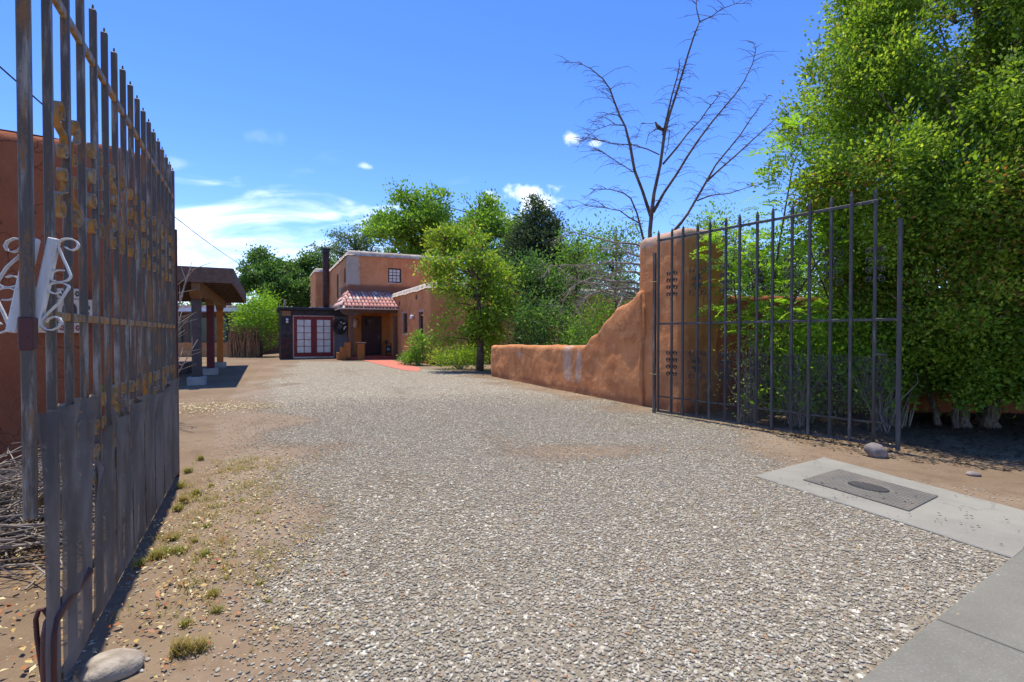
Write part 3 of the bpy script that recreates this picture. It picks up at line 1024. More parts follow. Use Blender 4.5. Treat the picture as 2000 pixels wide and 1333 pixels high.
for k, ch in enumerate('40'):
    tl = link('tile', tilem, sign, loc=(.22 + k * TW, 0, .0))
    link('digit', text_mesh(ch, .21, M['tile_ink']), tl, loc=(TW / 2, -.015, .022))
    for zz_, mm in ((TH_, M['tile_ink']), (-.087, M['tile_red'])):
        bt = link('tile', brd, sign, loc=(.22 + k * TW, 0, zz_))
        fl = MB()
        for q in range(3):
            cx = .03 + q * .05
            for pet in range(5):
                a = pet * 2 * math.pi / 5 + q
                c = Vector((cx + .011 * math.cos(a), -.0135, .043 + .016 * math.sin(a)))
                fl.add([c + Vector((.009 * math.cos(b), 0, .009 * math.sin(b))) for b in [i * math.pi / 3 for i in range(6)]], [tuple(reversed(range(6)))])
        fl.build('flower', mm, bt)
for xo in (.22 + 2 * TW, .148):
    et = link('tile', end, sign, loc=(xo, 0, 0))
    f = MB()
    for (cx, cz, r_) in ((.036, .12, .022), (.036, .075, .014), (.036, .155, .008)):
        f.add([Vector((cx + r_ * .7 * math.cos(b), -.0135, cz + r_ * math.sin(b))) for b in [i * math.pi / 5 for i in range(10)]], [tuple(reversed(range(10)))])
    f.build('flower', M['tile_blue'], et)


# ------------------------------------------------------------------ iron gates
def spiral(c, r0, r1, a0, turns, n=16, flip=1):
    return [Vector((c[0] + flip * (r0 + (r1 - r0) * k / n) * math.cos(a0 + turns * 2 * math.pi * k / n), 0,
                    c[1] + (r0 + (r1 - r0) * k / n) * math.sin(a0 + turns * 2 * math.pi * k / n))) for k in range(n + 1)]


def small_scroll(flip):
    # C curl welded to the bar at x=0
    pts = spiral((flip * .045, 0), .038, .013, math.pi, -1.45, 20, flip)
    return MB().ribbon(pts, .024, .005).mesh('scroll', M['iron_rust'], True)


def big_scroll(flip, up):
    c = (flip * .072, up * .165)
    pts = spiral(c, .012, .050, 0, -1.25 * 1, 20, flip)
    if up < 0: pts = [Vector((p.x, 0, 2 * c[1] - p.z)) for p in pts]
    tail = [Vector((flip * (.020), 0, up * .10)), Vector((flip * .014, 0, up * .06))]
    c2 = (flip * .040, up * .045)
    pts2 = spiral(c2, .028, .010, math.pi, 1.2 * (1 if up > 0 else -1), 14, flip)
    return MB().ribbon(pts + tail + pts2, .024, .005).mesh('scroll', M['iron_rust'], True)


SC = {('s', f): small_scroll(f) for f in (1, -1)}
SC.update({('b', f, u): big_scroll(f, u) for f in (1, -1) for u in (1, -1)})
SCD = {}
for k, me in SC.items():
    m2 = me.copy(); m2.materials[0] = M['iron_dark']; SCD[k] = m2


def copy_me(me, mat):
    m = me.copy(); m.materials[0] = mat; return m


def make_gate(hinge, d, L, top, mid, nbars, face, mats, spike, orn_z, low_z, scr, label, left):
    """local x from the hinge to the free end, z up; face = local y side that looks to the camera"""
    g = empty('iron_gate', hinge, math.atan2(d.y, d.x))
    tag(g, label, 'gate', 'gates of the driveway')
    bw = .0122 if left else .0150
    bz0 = .045
    bar_m = MB()
    bar_m.box((-bw, -bw, bz0), (bw, bw, top + spike[0]))
    if spike[1] == 'needle':
        zt = top + spike[0]
        bar_m.add([(-.005, -.005, zt), (.005, -.005, zt), (.005, .005, zt), (-.005, .005, zt), (0, 0, zt + .055)],
                  [(0, 1, 4), (1, 2, 4), (2, 3, 4), (3, 0, 4)])
    else:
        zt = top + spike[0]
        bar_m.add([(-bw, -bw, zt), (bw, -bw, zt), (bw, bw, zt), (-bw, bw, zt), (0, 0, zt + .07)],
                  [(0, 1, 4), (1, 2, 4), (2, 3, 4), (3, 0, 4)])
    bm_ = bevel_mesh(bar_m.mesh('bar', mats[0]), .003, 1)
    sp = L / nbars
    for i in range(nbars):
        x = .03 + i * sp
        yo = face * ((.018 if i % 2 == 0 else -.018) if not left else 0.0)
        link('bar', bm_, g, loc=(x, yo, 0))
        if i % 2 == 1:
            for zc in (orn_z, low_z):
                if (i // 2) % 2 == 0:
                    for q in range(4):
                        for f in (1, -1):
                            link('scroll', (SC if left else SCD)['s', f], g, loc=(x + f * bw, yo, zc + .155 - q * .105))
                else:
                    for u in (1, -1):
                        for f in (1, -1):
                            link('scroll', (SC if left else SCD)['b', f, u], g, loc=(x + f * bw, yo, zc))
    # rails
    for z, h_ in ((top, .034), (mid, .030), (bz0 + .01, .034), (bz0 + .24, .022)):
        rl = bevel_mesh(MB().box((-.01, -.009, z - h_ / 2), ((L + .03 if z != top else L - .16) if not left else (L + .03 if z == bz0 + .01 else L - .12), .009, z + h_ / 2)).mesh('rail', mats[1]), .003, 1)
        link('rail', rl, g, loc=(0, face * .0, 0))
    # screen panels, one between each pair of main bars
    for i in range(0, nbars, 2):
        xa, xb = .03 + i * sp + bw, .03 + min((i + 2) * sp, L) - bw
        za, zb = scr(i, xa), scr(i, xb)
        nn = 10
        V_, F_ = [], []
        for a in range(nn + 1):
            for b in range(nn + 1):
                x = xa + (xb - xa) * a / nn
                zt = za + (zb - za) * a / nn
                if callable(zb): zt = zb(x)
                z = .06 + (zt - .06) * b / nn
                y = .007 * math.sin(x * 14 + z * 3) + .006 * mnoise.noise((x * 6, z * 6, 3))
                y += (.05 * ((b / nn) ** 8) * math.sin(a * .9 + i)) if left else 0
                V_.append((x, face * (.021 if left else .012) + y * .6, z))
        for a in range(nn):
            for b in range(nn):
                k = a * (nn + 1) + b
                F_.append((k, k + nn + 1, k + nn + 2, k + 1))
        MB().add(V_, F_).build('screen_panel', M['screen_dense'] if left else M['screen'], g, True)
    return g, sp


LH = Vector((-2.91, 4.33, 0)); LD = Vector((.458, -.889, 0)).normalized()


def scr_left(i, x):
    if i == 12: return .93 if x < 2.45 else .66
    if i >= 14: return 1.0
    return .86 + .03 * math.sin(x * 5)


gate_l, spl = make_gate(LH, LD, 3.13, 2.41, 1.31, 17, 1, (M['iron'], M['iron_rust']), (.23, 'needle'), 1.86, .80, scr_left,
                        'rusty iron gate with scrollwork and torn wire screen, standing by the number tiles', True)
# free-end lock stile that stops short of the ground
bevm = bevel_mesh(MB().box((-.015, -.015, .69), (.015, .015, 2.66)).mesh('lock_stile', M['iron']), .004, 1)
link('lock_stile', bevm, gate_l, loc=(3.17, .0, 0))
for z in (.72, 1.28, 2.41):
    MB().box((3.02, -.008, z - .012), (3.155, .008, z + .012)).build('stile_bracket', M['iron_rust'], gate_l)
lb = bevel_mesh(MB().box((-.02, -.019, 1.20), (.02, .019, 1.30)).mesh('latch_plate', M['iron_red']), .004, 1)
link('latch_plate', lb, gate_l, loc=(3.17, 0, 0))
# hinge stile
MB().box((-.05, -.02, .0), (-.012, .02, 2.15)).build('hinge_stile', M['iron_red'], gate_l)


# scrolled push ornaments standing out from both faces of the lock end
def orn_pts(lst):
    out = []
    for zx, zy in lst:
        px, py = zx / 5.556, 450 + zy / 5.556
        k = (px - 1000) / F
        o_ = LH + LD * 3.125
        y_ = (k * o_.y - o_.x) / (-LD.y - k * LD.x)
        out.append(Vector((0, y_, H + (652 - py) / F * (o_.y + LD.x * y_))))
    return out


def arc(cx, cy, rx, ry, a0, a1, n=12):
    return [(cx + rx * math.cos(rad(a0 + (a1 - a0) * k / n)), cy + ry * math.sin(rad(a0 + (a1 - a0) * k / n))) for k in range(n + 1)]


rib1 = [(722, 186), (745, 204), (800, 222)] + arc(752, 165, 112, 68, 40, -175, 16) + [(690, 290), (740, 400)] + arc(662, 500, 115, 64, -10, 290, 18)
rib2 = [(665, 680)] + arc(640, 632, 118, 60, 60, 350, 18) + [(640, 790), (500, 920)] + arc(560, 1010, 120, 75, 200, -20, 16)
rib2 = [(660, 672), (610, 692)] + arc(640, 632, 120, 62, 120, 350, 16) + [(650, 785), (520, 905)] + arc(560, 1012, 120, 74, 205, 0, 14)[0:0] \
    + arc(555, 1012, 118, 74, 200, 0, 14)[0:0] + [(452, 985), (448, 1035), (500, 1078), (570, 1085), (640, 1050), (670, 1000), (650, 955), (590, 938), (530, 960), (505, 1000)]
slant = [(607, 95), (370, 1100)]
for sgn in (1, -1):
    mid_ = orn_pts([(376, 595)])[0]
    def tr(ps):
        if sgn == 1: return ps
        return [Vector((0, 2 * mid_.y - p.y, 2 * mid_.z - p.z)) for p in ps]
    sx = 3.125
    oo = link('push_ornament', bevel_mesh(MB().ribbon(tr(orn_pts(slant)), .035, .026, (1, 0, 0)).mesh('push_ornament', M['iron_pale']), .003, 1), gate_l, loc=(sx, 0, 0))
    for rb in (rib1, rib2):
        MB().ribbon(tr(orn_pts(rb)), .02, .004, (1, 0, 0)).build('scroll', M['iron_pale'], oo, True)
# cane bolt: bent pipe at the foot and a loop of twisted rod
q = lambda px, py, Y: (at(px, py, Y) - LH)
lrz = math.atan2(LD.y, LD.x)
Rl = Matrix.Rotation(-lrz, 3, 'Z')
pts = [Rl @ q(*a) for a in [(165, 1120, 1.95), (135, 1160, 1.84), (108, 1195, 1.70), (92, 1222, 1.62), (88, 1245, 1.60), (87, 1300, 1.60), (87, 1400, 1.60)]]
MB().tube(pts, .021, 10).build('cane_bolt', M['iron_red'], gate_l, True)
pts = [Rl @ q(*a) for a in [(83, 1380, 1.62), (72, 1310, 1.62), (64, 1250, 1.62), (62, 1215, 1.62), (68, 1197, 1.62), (78, 1195, 1.62), (88, 1210, 1.64), (98, 1260, 1.66), (104, 1310, 1.68), (106, 1370, 1.69)]]
MB().tube(pts, .007, 6).build('rod_loop', M['iron_red'], gate_l, True)

RH = Vector((2.245, 7.75, 0)); RD = Vector((1.815, -2.49, 0)).normalized()
gate_r, spr = make_gate(RH, RD, 3.04, 2.68, 1.40, 14, -1, (M['iron_dark'], M['iron_dark']), (.10, 'spear'), 2.0, .80, lambda i, x: 1.0,
                        'dark grey iron gate with spear tips, standing open before the stepped wall', False)
# end stile, cane bolt, hinge post
MB().box((-.018, -.018, .02), (.018, .018, 2.45)).build('end_stile', M['iron_dark'], gate_r, loc=(3.08, 0, 0))
cb = [Vector((2.87, -.045, .03)), Vector((2.87, -.045, .98)), Vector((2.875, -.045, 1.01)), Vector((2.90, -.045, 1.025)), Vector((2.99, -.045, 1.025))]
MB().tube(cb, .012, 8).build('cane_bolt', M['iron_dark'], gate_r, True)
MB().box((-.075, -.02, .02), (-.035, .02, 2.50)).build('hinge_post', M['iron'], gate_r)
for z in (.62, 2.05):
    MB().tube([Vector((-.14, -.01, z)), Vector((.03, -.025, z))], .008, 6).build('hinge_pin', M['iron_rust'], gate_r)


# ------------------------------------------------------------------ stones
def stone_mesh(name, r, mat, seed):
    bm = bmesh.new(); bmesh.ops.create_icosphere(bm, subdivisions=3, radius=1)
    for v in bm.verts:
        n = mnoise.noise((v.co.x * 1.3 + seed, v.co.y * 1.3, v.co.z * 1.3)) * .16 + mnoise.noise((v.co.x * 4 + seed, v.co.y * 4, v.co.z * 4)) * .03
        v.co *= 1 + n
        v.co.x *= r[0]; v.co.y *= r[1]; v.co.z *= r[2]
    me = bpy.data.meshes.new(name); bm.to_mesh(me); bm.free()
    me.materials.append(mat); me.polygons.foreach_set('use_smooth', [True] * len(me.polygons))
    return me


tag(link('stone', stone_mesh('stone', (.105, .075, .08), M['stone'], 4), loc=gp(1720, 896) + Vector((0, .05, .055)), rot=(0, .5, -.5)),
    'rounded grey stone propped against the foot of the open gate', 'stone')
tag(link('stone', stone_mesh('stone', (.105, .085, .045), M['pale_stone'], 9), loc=Vector((-1.47, 1.82, .03)), rot=(0, 0, .5)),
    'flat pale stone lying under the torn wire screen', 'stone')
tag(link('stone', stone_mesh('stone', (.055, .05, .02), M['stone'], 19), loc=gp(1905, 930) + Vector((0, 0, .012))),
    'small flat stone on dirt beside the concrete pad', 'stone')

# ------------------------------------------------------------------ house
HO = Vector((-8.37, 25.7, 0))
house = empty('adobe_house', HO, HROT)
tag(house, 'two storey terracotta adobe house with tiled porch and pale parapet caps', 'house')


def block(name, a, b, mat, bev=.10, cut=(), parent=house):
    me = bevel_mesh(MB().box(a, b).mesh(name, mat), bev, 3)
    o = link(name, me, parent)
    if cut:
        cs = []
        for ca, cb_ in cut:
            co = MB().box(ca, cb_).build('cutter', mat, parent)
            md = o.modifiers.new('cut', 'BOOLEAN'); md.operation = 'DIFFERENCE'; md.object = co; md.solver = 'EXACT'
            cs.append(co)
        bpy.context.view_layer.update()
        dg = bpy.context.evaluated_depsgraph_get()
        me2 = bpy.data.meshes.new_from_object(o.evaluated_get(dg))
        o.modifiers.clear(); o.data = me2; me2.name = name
        for co in cs: bpy.data.objects.remove(co)
    o.data.polygons.foreach_set('use_smooth', [False] * len(o.data.polygons))
    return o


def cap(pts, z0, z1, w_, parent=house):
    """slumped plaster cap running along a parapet edge"""
    mb_ = MB()
    pp = []
    for a, b in zip(pts[:-1], pts[1:]):
        L_ = math.dist(a, b); n = max(2, int(L_ / .3))
        for k in range(n): pp.append((a[0] + (b[0] - a[0]) * k / n, a[1] + (b[1] - a[1]) * k / n))
    pp.append(pts[-1])
    V_, F_ = [], []
    prof_ = []
    for k in range(9):
        a = math.pi * k / 8
        prof_.append((-math.cos(a) * w_ / 2, math.sin(a)))
    prof_ = [(-w_ / 2, -.0)] + prof_ + [(w_ / 2, 0)]
    for i, p in enumerate(pp):
        q0 = pp[max(i - 1, 0)]; q1 = pp[min(i + 1, len(pp) - 1)]
        t_ = Vector((q1[0] - q0[0], q1[1] - q0[1])).normalized(); nn = Vector((-t_.y, t_.x))
        for (o_, h_) in prof_:
            z = z0 + (z1 - z0) * h_
            if h_ < .3: z += .05 * mnoise.noise((p[0] * 2, p[1] * 2, o_))
            else: z += .02 * mnoise.noise((p[0] * 1.5, p[1] * 1.5, 2))
            V_.append((p[0] + nn.x * o_, p[1] + nn.y * o_, z))
    m = len(prof_)
    for i in range(len(pp) - 1):
        for k in range(m - 1): F_.append((i * m + k, (i + 1) * m + k, (i + 1) * m + k + 1, i * m + k + 1))
    F_.append(tuple(range(m))); F_.append(tuple((len(pp) - 1) * m + k for k in reversed(range(m))))
    return mb_.add(V_, F_).build('parapet_cap', M['cap'], parent, True)


UB = 5.42
# upper block with window recesses
wf = ((2.02, -.2, 3.95), (2.72, .12, 4.72))
ws = ((-.2, .95, 3.95), (.12, 1.55, 4.75)); ws2 = ((-.2, 3.9, 3.3), (.12, 4.6, 4.75))
block('upper_storey', (0, 0, 0), (5.66, 8.1, UB), M['adobe_top'], .12, [wf, ws, ws2])
block('rear_storey', (-.92, 8.1, 0), (.4, 11.9, UB - .02), M['adobe_top'], .12)
cap([(.07, 8.1), (.07, .07), (5.6, .07), (5.6, 8.0)], UB - .16, UB + .10, .3)
cap([(.1, 8.17), (-.85, 8.17), (-.85, 11.8)], UB - .16, UB + .07, .26)
# low wing with portal
WT = 3.22
wx0, wy0 = 2.1, -7.2
w1 = ((1.9, -3.75, 1.26), (2.26, -2.85, 2.2)); w2 = ((1.9, -6.35, .9), (2.26, -5.65, 2.17))
p1 = ((3.75, -7.5, .1), (5.2, -5.2, 2.35)); p2 = ((5.9, -7.5, .1), (7.95, -5.2, 2.35)); p3 = ((8.32, -7.5, .1), (9.0, -5.2, 2.35))
block('wing', (wx0, wy0, 0), (15.5, 1.0, WT), M['adobe'], .13, [w1, w2, p1, p2, p3])
cap([(wx0 + .1, .9), (wx0 + .1, wy0 + .1), (15.3, wy0 + .1)], WT - .13, WT + .12, .32)


def window(a, b, axis, plane, cols, rows, pane_mat, frame_mat, fw=.05, deep=.06, name='window'):
    """window in a wall; axis 'x' faces -y at y=plane, axis 'y' faces -x at x=plane; a,b=(u,z) corners"""
    u0, z0 = a; u1, z1 = b
    def pt(u, z, dd): return (u, plane + dd, z) if axis == 'x' else (plane + dd, u, z)
    def bx(mb, ua, ub, za, zb, da, db):
        p_, q_ = pt(ua, za, da), pt(ub, zb, db)
        mb.box(tuple(map(min, p_, q_)), tuple(map(max, p_, q_)))
    fr = MB()
    bx(fr, u0, u1, z0, z0 + fw, 0, deep); bx(fr, u0, u1, z1 - fw, z1, 0, deep)
    bx(fr, u0, u0 + fw, z0 + fw, z1 - fw, 0, deep); bx(fr, u1 - fw, u1, z0 + fw, z1 - fw, 0, deep)
    o = fr.build(name, frame_mat, house)
    iu0, iu1, iz0, iz1 = u0 + fw, u1 - fw, z0 + fw, z1 - fw
    mu = .022
    for i in range(1, cols):
        mb = MB(); u = iu0 + (iu1 - iu0) * i / cols
        bx(mb, u - mu / 2, u + mu / 2, iz0, iz1, .008, deep - .01); mb.build('muntin', frame_mat, o)
    for j in range(1, rows):
        mb = MB(); z = iz0 + (iz1 - iz0) * j / rows; k = mu * (1.6 if j * 2 == rows else .8)
        bx(mb, iu0, iu1, z - k / 2, z + k / 2, .010, deep - .012); mb.build('muntin', frame_mat, o)
    for i in range(cols):
        for j in range(rows):
            mb = MB()
            bx(mb, iu0 + (iu1 - iu0) * i / cols + .011, iu0 + (iu1 - iu0) * (i + 1) / cols - .011, iz0 + (iz1 - iz0) * j / rows + .009,
               iz0 + (iz1 - iz0) * (j + 1) / rows - .009, deep * .5, deep * .6)
            mb.build('pane', pane_mat, o)
    return o


window((2.03, 3.96), (2.71, 4.71), 'x', .03, 3, 4, M['curtain'], M['dark_metal'])
MB().box((1.98, -.05, 3.90), (2.76, .06, 3.95)).build('window_sill', M['cap'], house)
window((.96, 3.96), (1.54, 4.74), 'y', .03, 1, 2, M['dark_glass'], M['brown_wood'])
window((3.91, 3.31), (4.59, 4.74), 'y', .03, 1, 2, M['dark_glass'], M['brown_wood'])
window((-3.74, 1.27), (-2.86, 2.19), 'y', wx0 + .06, 1, 1, M['dark_glass'], M['brown_wood'])
window((-6.34, .91), (-5.66, 2.16), 'y', wx0 + .06, 1, 1, M['dark_glass'], M['brown_wood'])
# pale plaster surrounds of the two wing windows
for (y0, y1, z0, z1) in ((-3.75, -2.85, 1.26, 2.2), (-6.35, -5.65, .9, 2.17)):
    sr = MB(); t_ = .09; xa, xb = wx0 - .012, wx0 + .03
    sr.box((xa, y0 - t_, z1), (xb, y1 + t_, z1 + t_)); sr.box((xa, y0 - t_, z0 - t_), (xb, y1 + t_, z0))
    sr.box((xa, y0 - t_, z0), (xb, y0, z1)); sr.box((xa, y1, z0), (xb, y1 + t_, z1))
    sr.build('window_surround', M['trim'], house)
for (y, z) in ((-2.2, 2.72), (-5.3, 2.83)):
    MB().box((wx0 - .03, y - .1, z - .09), (wx0 + .02, y + .1, z + .09)).build('vent', M['brown_wood'], house)
# white floodlight on the wing
fl = MB(); fl.tube([Vector((wx0, -4.9, 2.0)), Vector((wx0 - .10, -4.9, 2.03)), Vector((wx0 - .14, -4.9, 1.9))], [.05, .07, .10], 10)
fl.build('flood_lamp', M['white'], house, True)

# door in the porch wall
MB().box((-.02, -.035, .12), (2.1, .03, 2.9)).build('porch_wall', M['porch_wall'], house)
dfm = MB(); dx0, dx1 = .70, 1.58
dfm.box((dx0 - .07, -.075, .14), (dx0, -.036, 2.16)); dfm.box((dx1, -.075, .14), (dx1 + .07, -.036, 2.16)); dfm.box((dx0, -.075, 2.09), (dx1, -.036, 2.16))
dfm.build('door_frame', M['dark_door'], house)
door = MB().box((dx0 + .002, -.062, .142), (dx1 - .002, -.038, 2.088)).build('door', M['dark_door'], house)
for (a, b) in ((.80, 1.08), (1.16, 1.44)):
    MB().box((a, -.07, 1.66), (b, -.063, 2.0)).build('pane', M['dark_glass'], door)
for (a, b) in ((.80, 1.08), (1.16, 1.44)):
    bevel_mesh(MB().box((a, -.068, .32), (b, -.0625, 1.5)).build('panel', M['dark_door'], door).data, .004, 1)
for z in (1.0, 1.12):
    MB().tube([Vector((1.5, -.063, z)), Vector((1.5, -.10, z)), Vector((1.5, -.12, z))], [.018, .018, .03], 8).build('door_handle', M['trim'], door, True)
# porch floor and step
bevel_mesh(MB().box((-.4, -1.9, -.05), (2.1, 0.0, .14)).build('porch_floor', M['redstep'], house).data, .02, 2)
# post, corbel, beam
for px_, py_, w_ in ((-.11, -1.72, .085), (1.98, -1.72, .07)):
    po = bevel_mesh(MB().box((px_ - w_, py_ - w_, .14), (px_ + w_, py_ + w_, 2.12)).build('porch_post', M['brown_wood'], house).data, .02, 2)
cbl = MB()
cbl.add([(-.55, -1.82, 2.27), (-.55, -1.62, 2.27), (-.5, -1.82, 2.18), (-.5, -1.62, 2.18), (-.22, -1.82, 2.12), (-.22, -1.62, 2.12),
         (.02, -1.82, 2.12), (.02, -1.62, 2.12), (.28, -1.82, 2.18), (.28, -1.62, 2.18), (.33, -1.82, 2.27), (.33, -1.62, 2.27)],
        [(0, 2, 3, 1), (2, 4, 5, 3), (4, 6, 7, 5), (6, 8, 9, 7), (8, 10, 11, 9), (0, 10, 8, 6, 4, 2), (1, 3, 5, 7, 9, 11), (0, 1, 11, 10)])
cbl.build('corbel', M['brown_wood'], house)
MB().box((-.6, -1.83, 2.272), (2.09, -1.60, 2.42)).build('porch_beam', M['brown_wood'], house)
# hipped tile roof
EZ, RZ = 2.47, 3.34
ex, ey = -.66, -2.06
rf = MB()
rf.add([(ex, ey, EZ), (2.12, ey, EZ), (2.12, .02, RZ), (0.0, .02, RZ), (ex, 1.1, EZ), (0, 1.1, RZ),
        (ex, ey, EZ - .06), (2.12, ey, EZ - .06), (ex, 1.1, EZ - .06)],
       [(0, 1, 2, 3), (0, 3, 5, 4), (6, 7, 1, 0), (8, 6, 0, 4)])
roof = rf.build('porch_roof', M['tile'], house)


def barrel(L_, r_):
    mb = MB(); n = 7
    V_ = []
    for e in (0, 1):
        rr = r_ * (1.0 if e == 0 else .86)
        for rr2 in (rr, rr - .014):
            for k in range(n): V_.append((-rr2 * math.cos(math.pi * k / (n - 1)), e * L_, rr2 * math.sin(math.pi * k / (n - 1))))
    F_ = []
    for k in range(n - 1):
        F_.append((k, k + 1, 2 * n + k + 1, 2 * n + k)); F_.append((n + k, 3 * n + k, 3 * n + k + 1, n + k + 1))
        F_.append((k, n + k, n + k + 1, k + 1)); F_.append((2 * n + k, 2 * n + k + 1, 3 * n + k + 1, 3 * n + k))
    return mb.add(V_, F_).mesh('tile', M['tile'], True)


brl = barrel(.50, .082)
sl = math.atan2(RZ - EZ, .02 - ey); slen = math.hypot(RZ - EZ, .02 - ey)
rows = 5
for r_ in range(rows):
    v0 = r_ / rows
    xl = ex + (0 - ex) * v0
    n = int((2.06 - xl) / .172)
    for k in range(n):
        x = 2.04 - k * .172
        o = link('tile', brl, roof, loc=(x + random.uniform(-.006, .006), ey - .04 + (.02 - ey) * v0, EZ + .012 + (RZ - EZ) * v0 + .006 * r_),
                 rot=(sl + .03, 0, random.uniform(-.02, .02)))
sl2 = math.atan2(RZ - EZ, -ex)
for k in range(17):
    y = ey + .12 + k * .172
    lim = min(1, (y - ey) / (.02 - ey))
    for r_ in range(3):
        if (r_ + .4) / 3 > lim: continue
        v0 = r_ / 3
        link('tile', brl, roof, loc=(ex - .03 + (-ex) * v0, y, EZ + .012 + (RZ - EZ) * v0), rot=(sl2 + .03, 0, -math.pi / 2), scale=(1, .72, 1))
hipd = Vector((-ex, .02 - ey, RZ - EZ)); hl = hipd.length
for k in range(6):
    p_ = Vector((ex, ey, EZ + .05)) + hipd * (k / 6)
    o = link('tile', brl, roof, loc=p_)
    o.rotation_euler = (math.asin(hipd.z / hl), 0, math.atan2(hipd.y, hipd.x) - math.pi / 2)
for k in range(11):
    link('tile', brl, roof, loc=(.02 + k * .19, -.03, RZ + .02), rot=(0, 0, -math.pi / 2), scale=(1, .42, 1))
# stepped adobe bench and small pier by the porch post
bn = MB()
for (x0, x1, z1) in ((-.78, -.62, .35), (-.62, -.42, .62), (-.42, -.2, .82)):
    bn.box((x0, -1.9, -.05), (x1 + .02, -1.5, z1))
bo = bn.build('stepped_bench', M['porch_wall'], house)
bevel_mesh(MB().box((.14, -1.95, -.05), (.5, -1.6, .78)).build('porch_pier', M['porch_wall'], house).data, .08, 3)
bevel_mesh(MB().box((.10, -1.99, .785), (.54, -1.56, .84)).build('pier_cap', M['trim'], house).data, .015, 2)
# wall lantern
lt = MB().tube([Vector((.33, -.12, 1.55)), Vector((.33, -.12, 1.6)), Vector((.33, -.12, 1.92)), Vector((.33, -.12, 2.0))], [.06, .11, .13, .05], 12)
lt.build('wall_lantern', M['trim'], house, True)
# gas meter at the porch corner (a thing of its own, bolted to the ground)
gm = empty('gas_meter', HO + V * 1.72 + U * -1.35, HROT)
tag(gm, 'small grey gas meter with pipes beside the front door', 'gas meter')
bevel_mesh(MB().box((-.13, -.1, .3), (.13, .1, .62)).build('meter_body', M['dark_metal'], gm).data, .04, 3)
MB().tube([Vector((0, -.1, .46)), Vector((0, -.13, .46))], .075, 14).build('dial', M['concrete'], gm, True)
MB().tube([Vector((-.1, 0, .0)), Vector((-.1, 0, .7)), Vector((-.06, 0, .85)), Vector((0, 0, .85))], .025, 8).build('pipe', M['dark_metal'], gm, True)
MB().tube([Vector((.14, 0, 0)), Vector((.14, 0, .75)), Vector((.14, .3, .78))], .025, 8).build('pipe', M['dark_metal'], gm, True)
MB().tube([Vector((-.1, 0, .74)), Vector((-.1, -.03, .82)), Vector((-.1, -.03, .92))], [.05, .1, .05], 12).build('regulator', M['dark_metal'], gm, True)
# portal posts and dark interior details
for x in (4.45, 6.9):
    MB().box((x - .45, -5.21, .1), (x + .45, -5.17, 2.0)).build('portal_door', M['brown_wood'], house)
MB().box((5.75, -7.32, 2.352), (9.2, -7.1, 2.6)).build('portal_lintel', M['brown_wood'], house)
# brick flue on the roof and rusty stove pipe
fp = MB()
fx, fy = -.95, 1.25
fp.tube([Vector((fx, fy, 2.6)), Vector((fx, fy, 3.3)), Vector((fx, fy, 4.0)), Vector((fx, fy, 4.7)), Vector((fx, fy, 5.55))], .165, 16)
flue = fp.build('stove_flue', M['rust_pipe'], house, True)
for z in (3.3, 4.0, 4.7):
    MB().tube([Vector((fx, fy, z - .02)), Vector((fx, fy, z + .02))], .175, 16).build('flue_band', M['rust_pipe'], flue, True)
MB().tube([Vector((fx, fy, 5.5)), Vector((fx, fy, 5.62)), Vector((fx, fy, 5.64)), Vector((fx, fy, 5.70))], [.19, .19, .25, .25], 16).build('flue_cap', M['dark_metal'], flue)
MB().tube([Vector((5.0, 1.5, 5.3)), Vector((5.0, 1.5, 5.85))], .16, 12).build('roof_vent', M['dark_metal'], house, True)

# red path laid in front of the porch
rp = [gp(*a) for a in [(708, 705), (764, 704.5), (790, 711), (822, 720), (818, 727), (790, 725), (755, 717), (720, 708)]]
bm = bmesh.new()
vv = [bm.verts.new((p.x, p.y, .022)) for p in rp]
bm.faces.new(vv)
bmesh.ops.recalc_face_normals(bm, faces=bm.faces)
if bm.faces[0:1] and bm.faces[:][0].normal.z < 0: bmesh.ops.reverse_faces(bm, faces=bm.faces[:])
me = bpy.data.meshes.new('path'); bm.to_mesh(me); bm.free(); me.materials.append(M['redpath'])
tag(link('path', me), kind='structure')

# ------------------------------------------------------------------ shed with french doors
SHO = HO + U * .2
shed = empty('wooden_shed', SHO, HROT)
tag(shed, 'low charcoal boarded shed with red french doors beside the porch', 'shed')
MB().box((-3.16, .04, 0), (-.02, 3.4, 2.42)).build('shed_body', M['charcoal'], shed)
for k in range(5):
    if k < 2:
        MB().box((-3.165 + k * .30, .0, .02), (-2.875 + k * .30, .038, 2.4)).build('board', M['charcoal'], shed)
MB().box((-3.15, -.012, .02), (-2.72, -.002, 1.05)).build('lower_panel', M['rust_pipe'], shed)
MB().box((-3.1, -.015, 2.12), (-2.7, -.003, 2.36)).build('plywood_patch', M['plywood'], shed)
MB().box((-2.56, .0, 2.12), (-.02, .037, 2.4)).build('header_board', M['charcoal'], shed)
MB().box((-.70, .0, .02), (-.02, .036, 2.11)).build('side_panel', M['greyblue'], shed)
MB().box((-3.25, -.16, 2.42), (0.0, 3.5, 2.50)).build('roof_deck', M['charcoal'], shed)
cr = MB()
for k in range(38):
    x = -3.24 + k * .085
    cr.tube([Vector((x, -.2, 2.52)), Vector((x, 3.4, 2.56))], .04, 6)
cr.build('corrugated_edge', m_simple('blue_black_sheet', (0.03, 0.035, 0.055), (0.05, 0.055, 0.08), 8, .6), shed)
FD0, FD1 = -2.56, -.72
fdf = MB()
fdf.box((FD0 - .05, -.035, .02), (FD0, .0, 2.15)); fdf.box((FD1, -.035, .02), (FD1 + .05, .0, 2.15)); fdf.box((FD0, -.035, 2.10), (FD1, .0, 2.15))
fdf.build('door_frame', M['trim'], shed)
MB().box((FD0, -.05, .02), (FD1, -.001, .10)).build('threshold', M['cap'], shed)
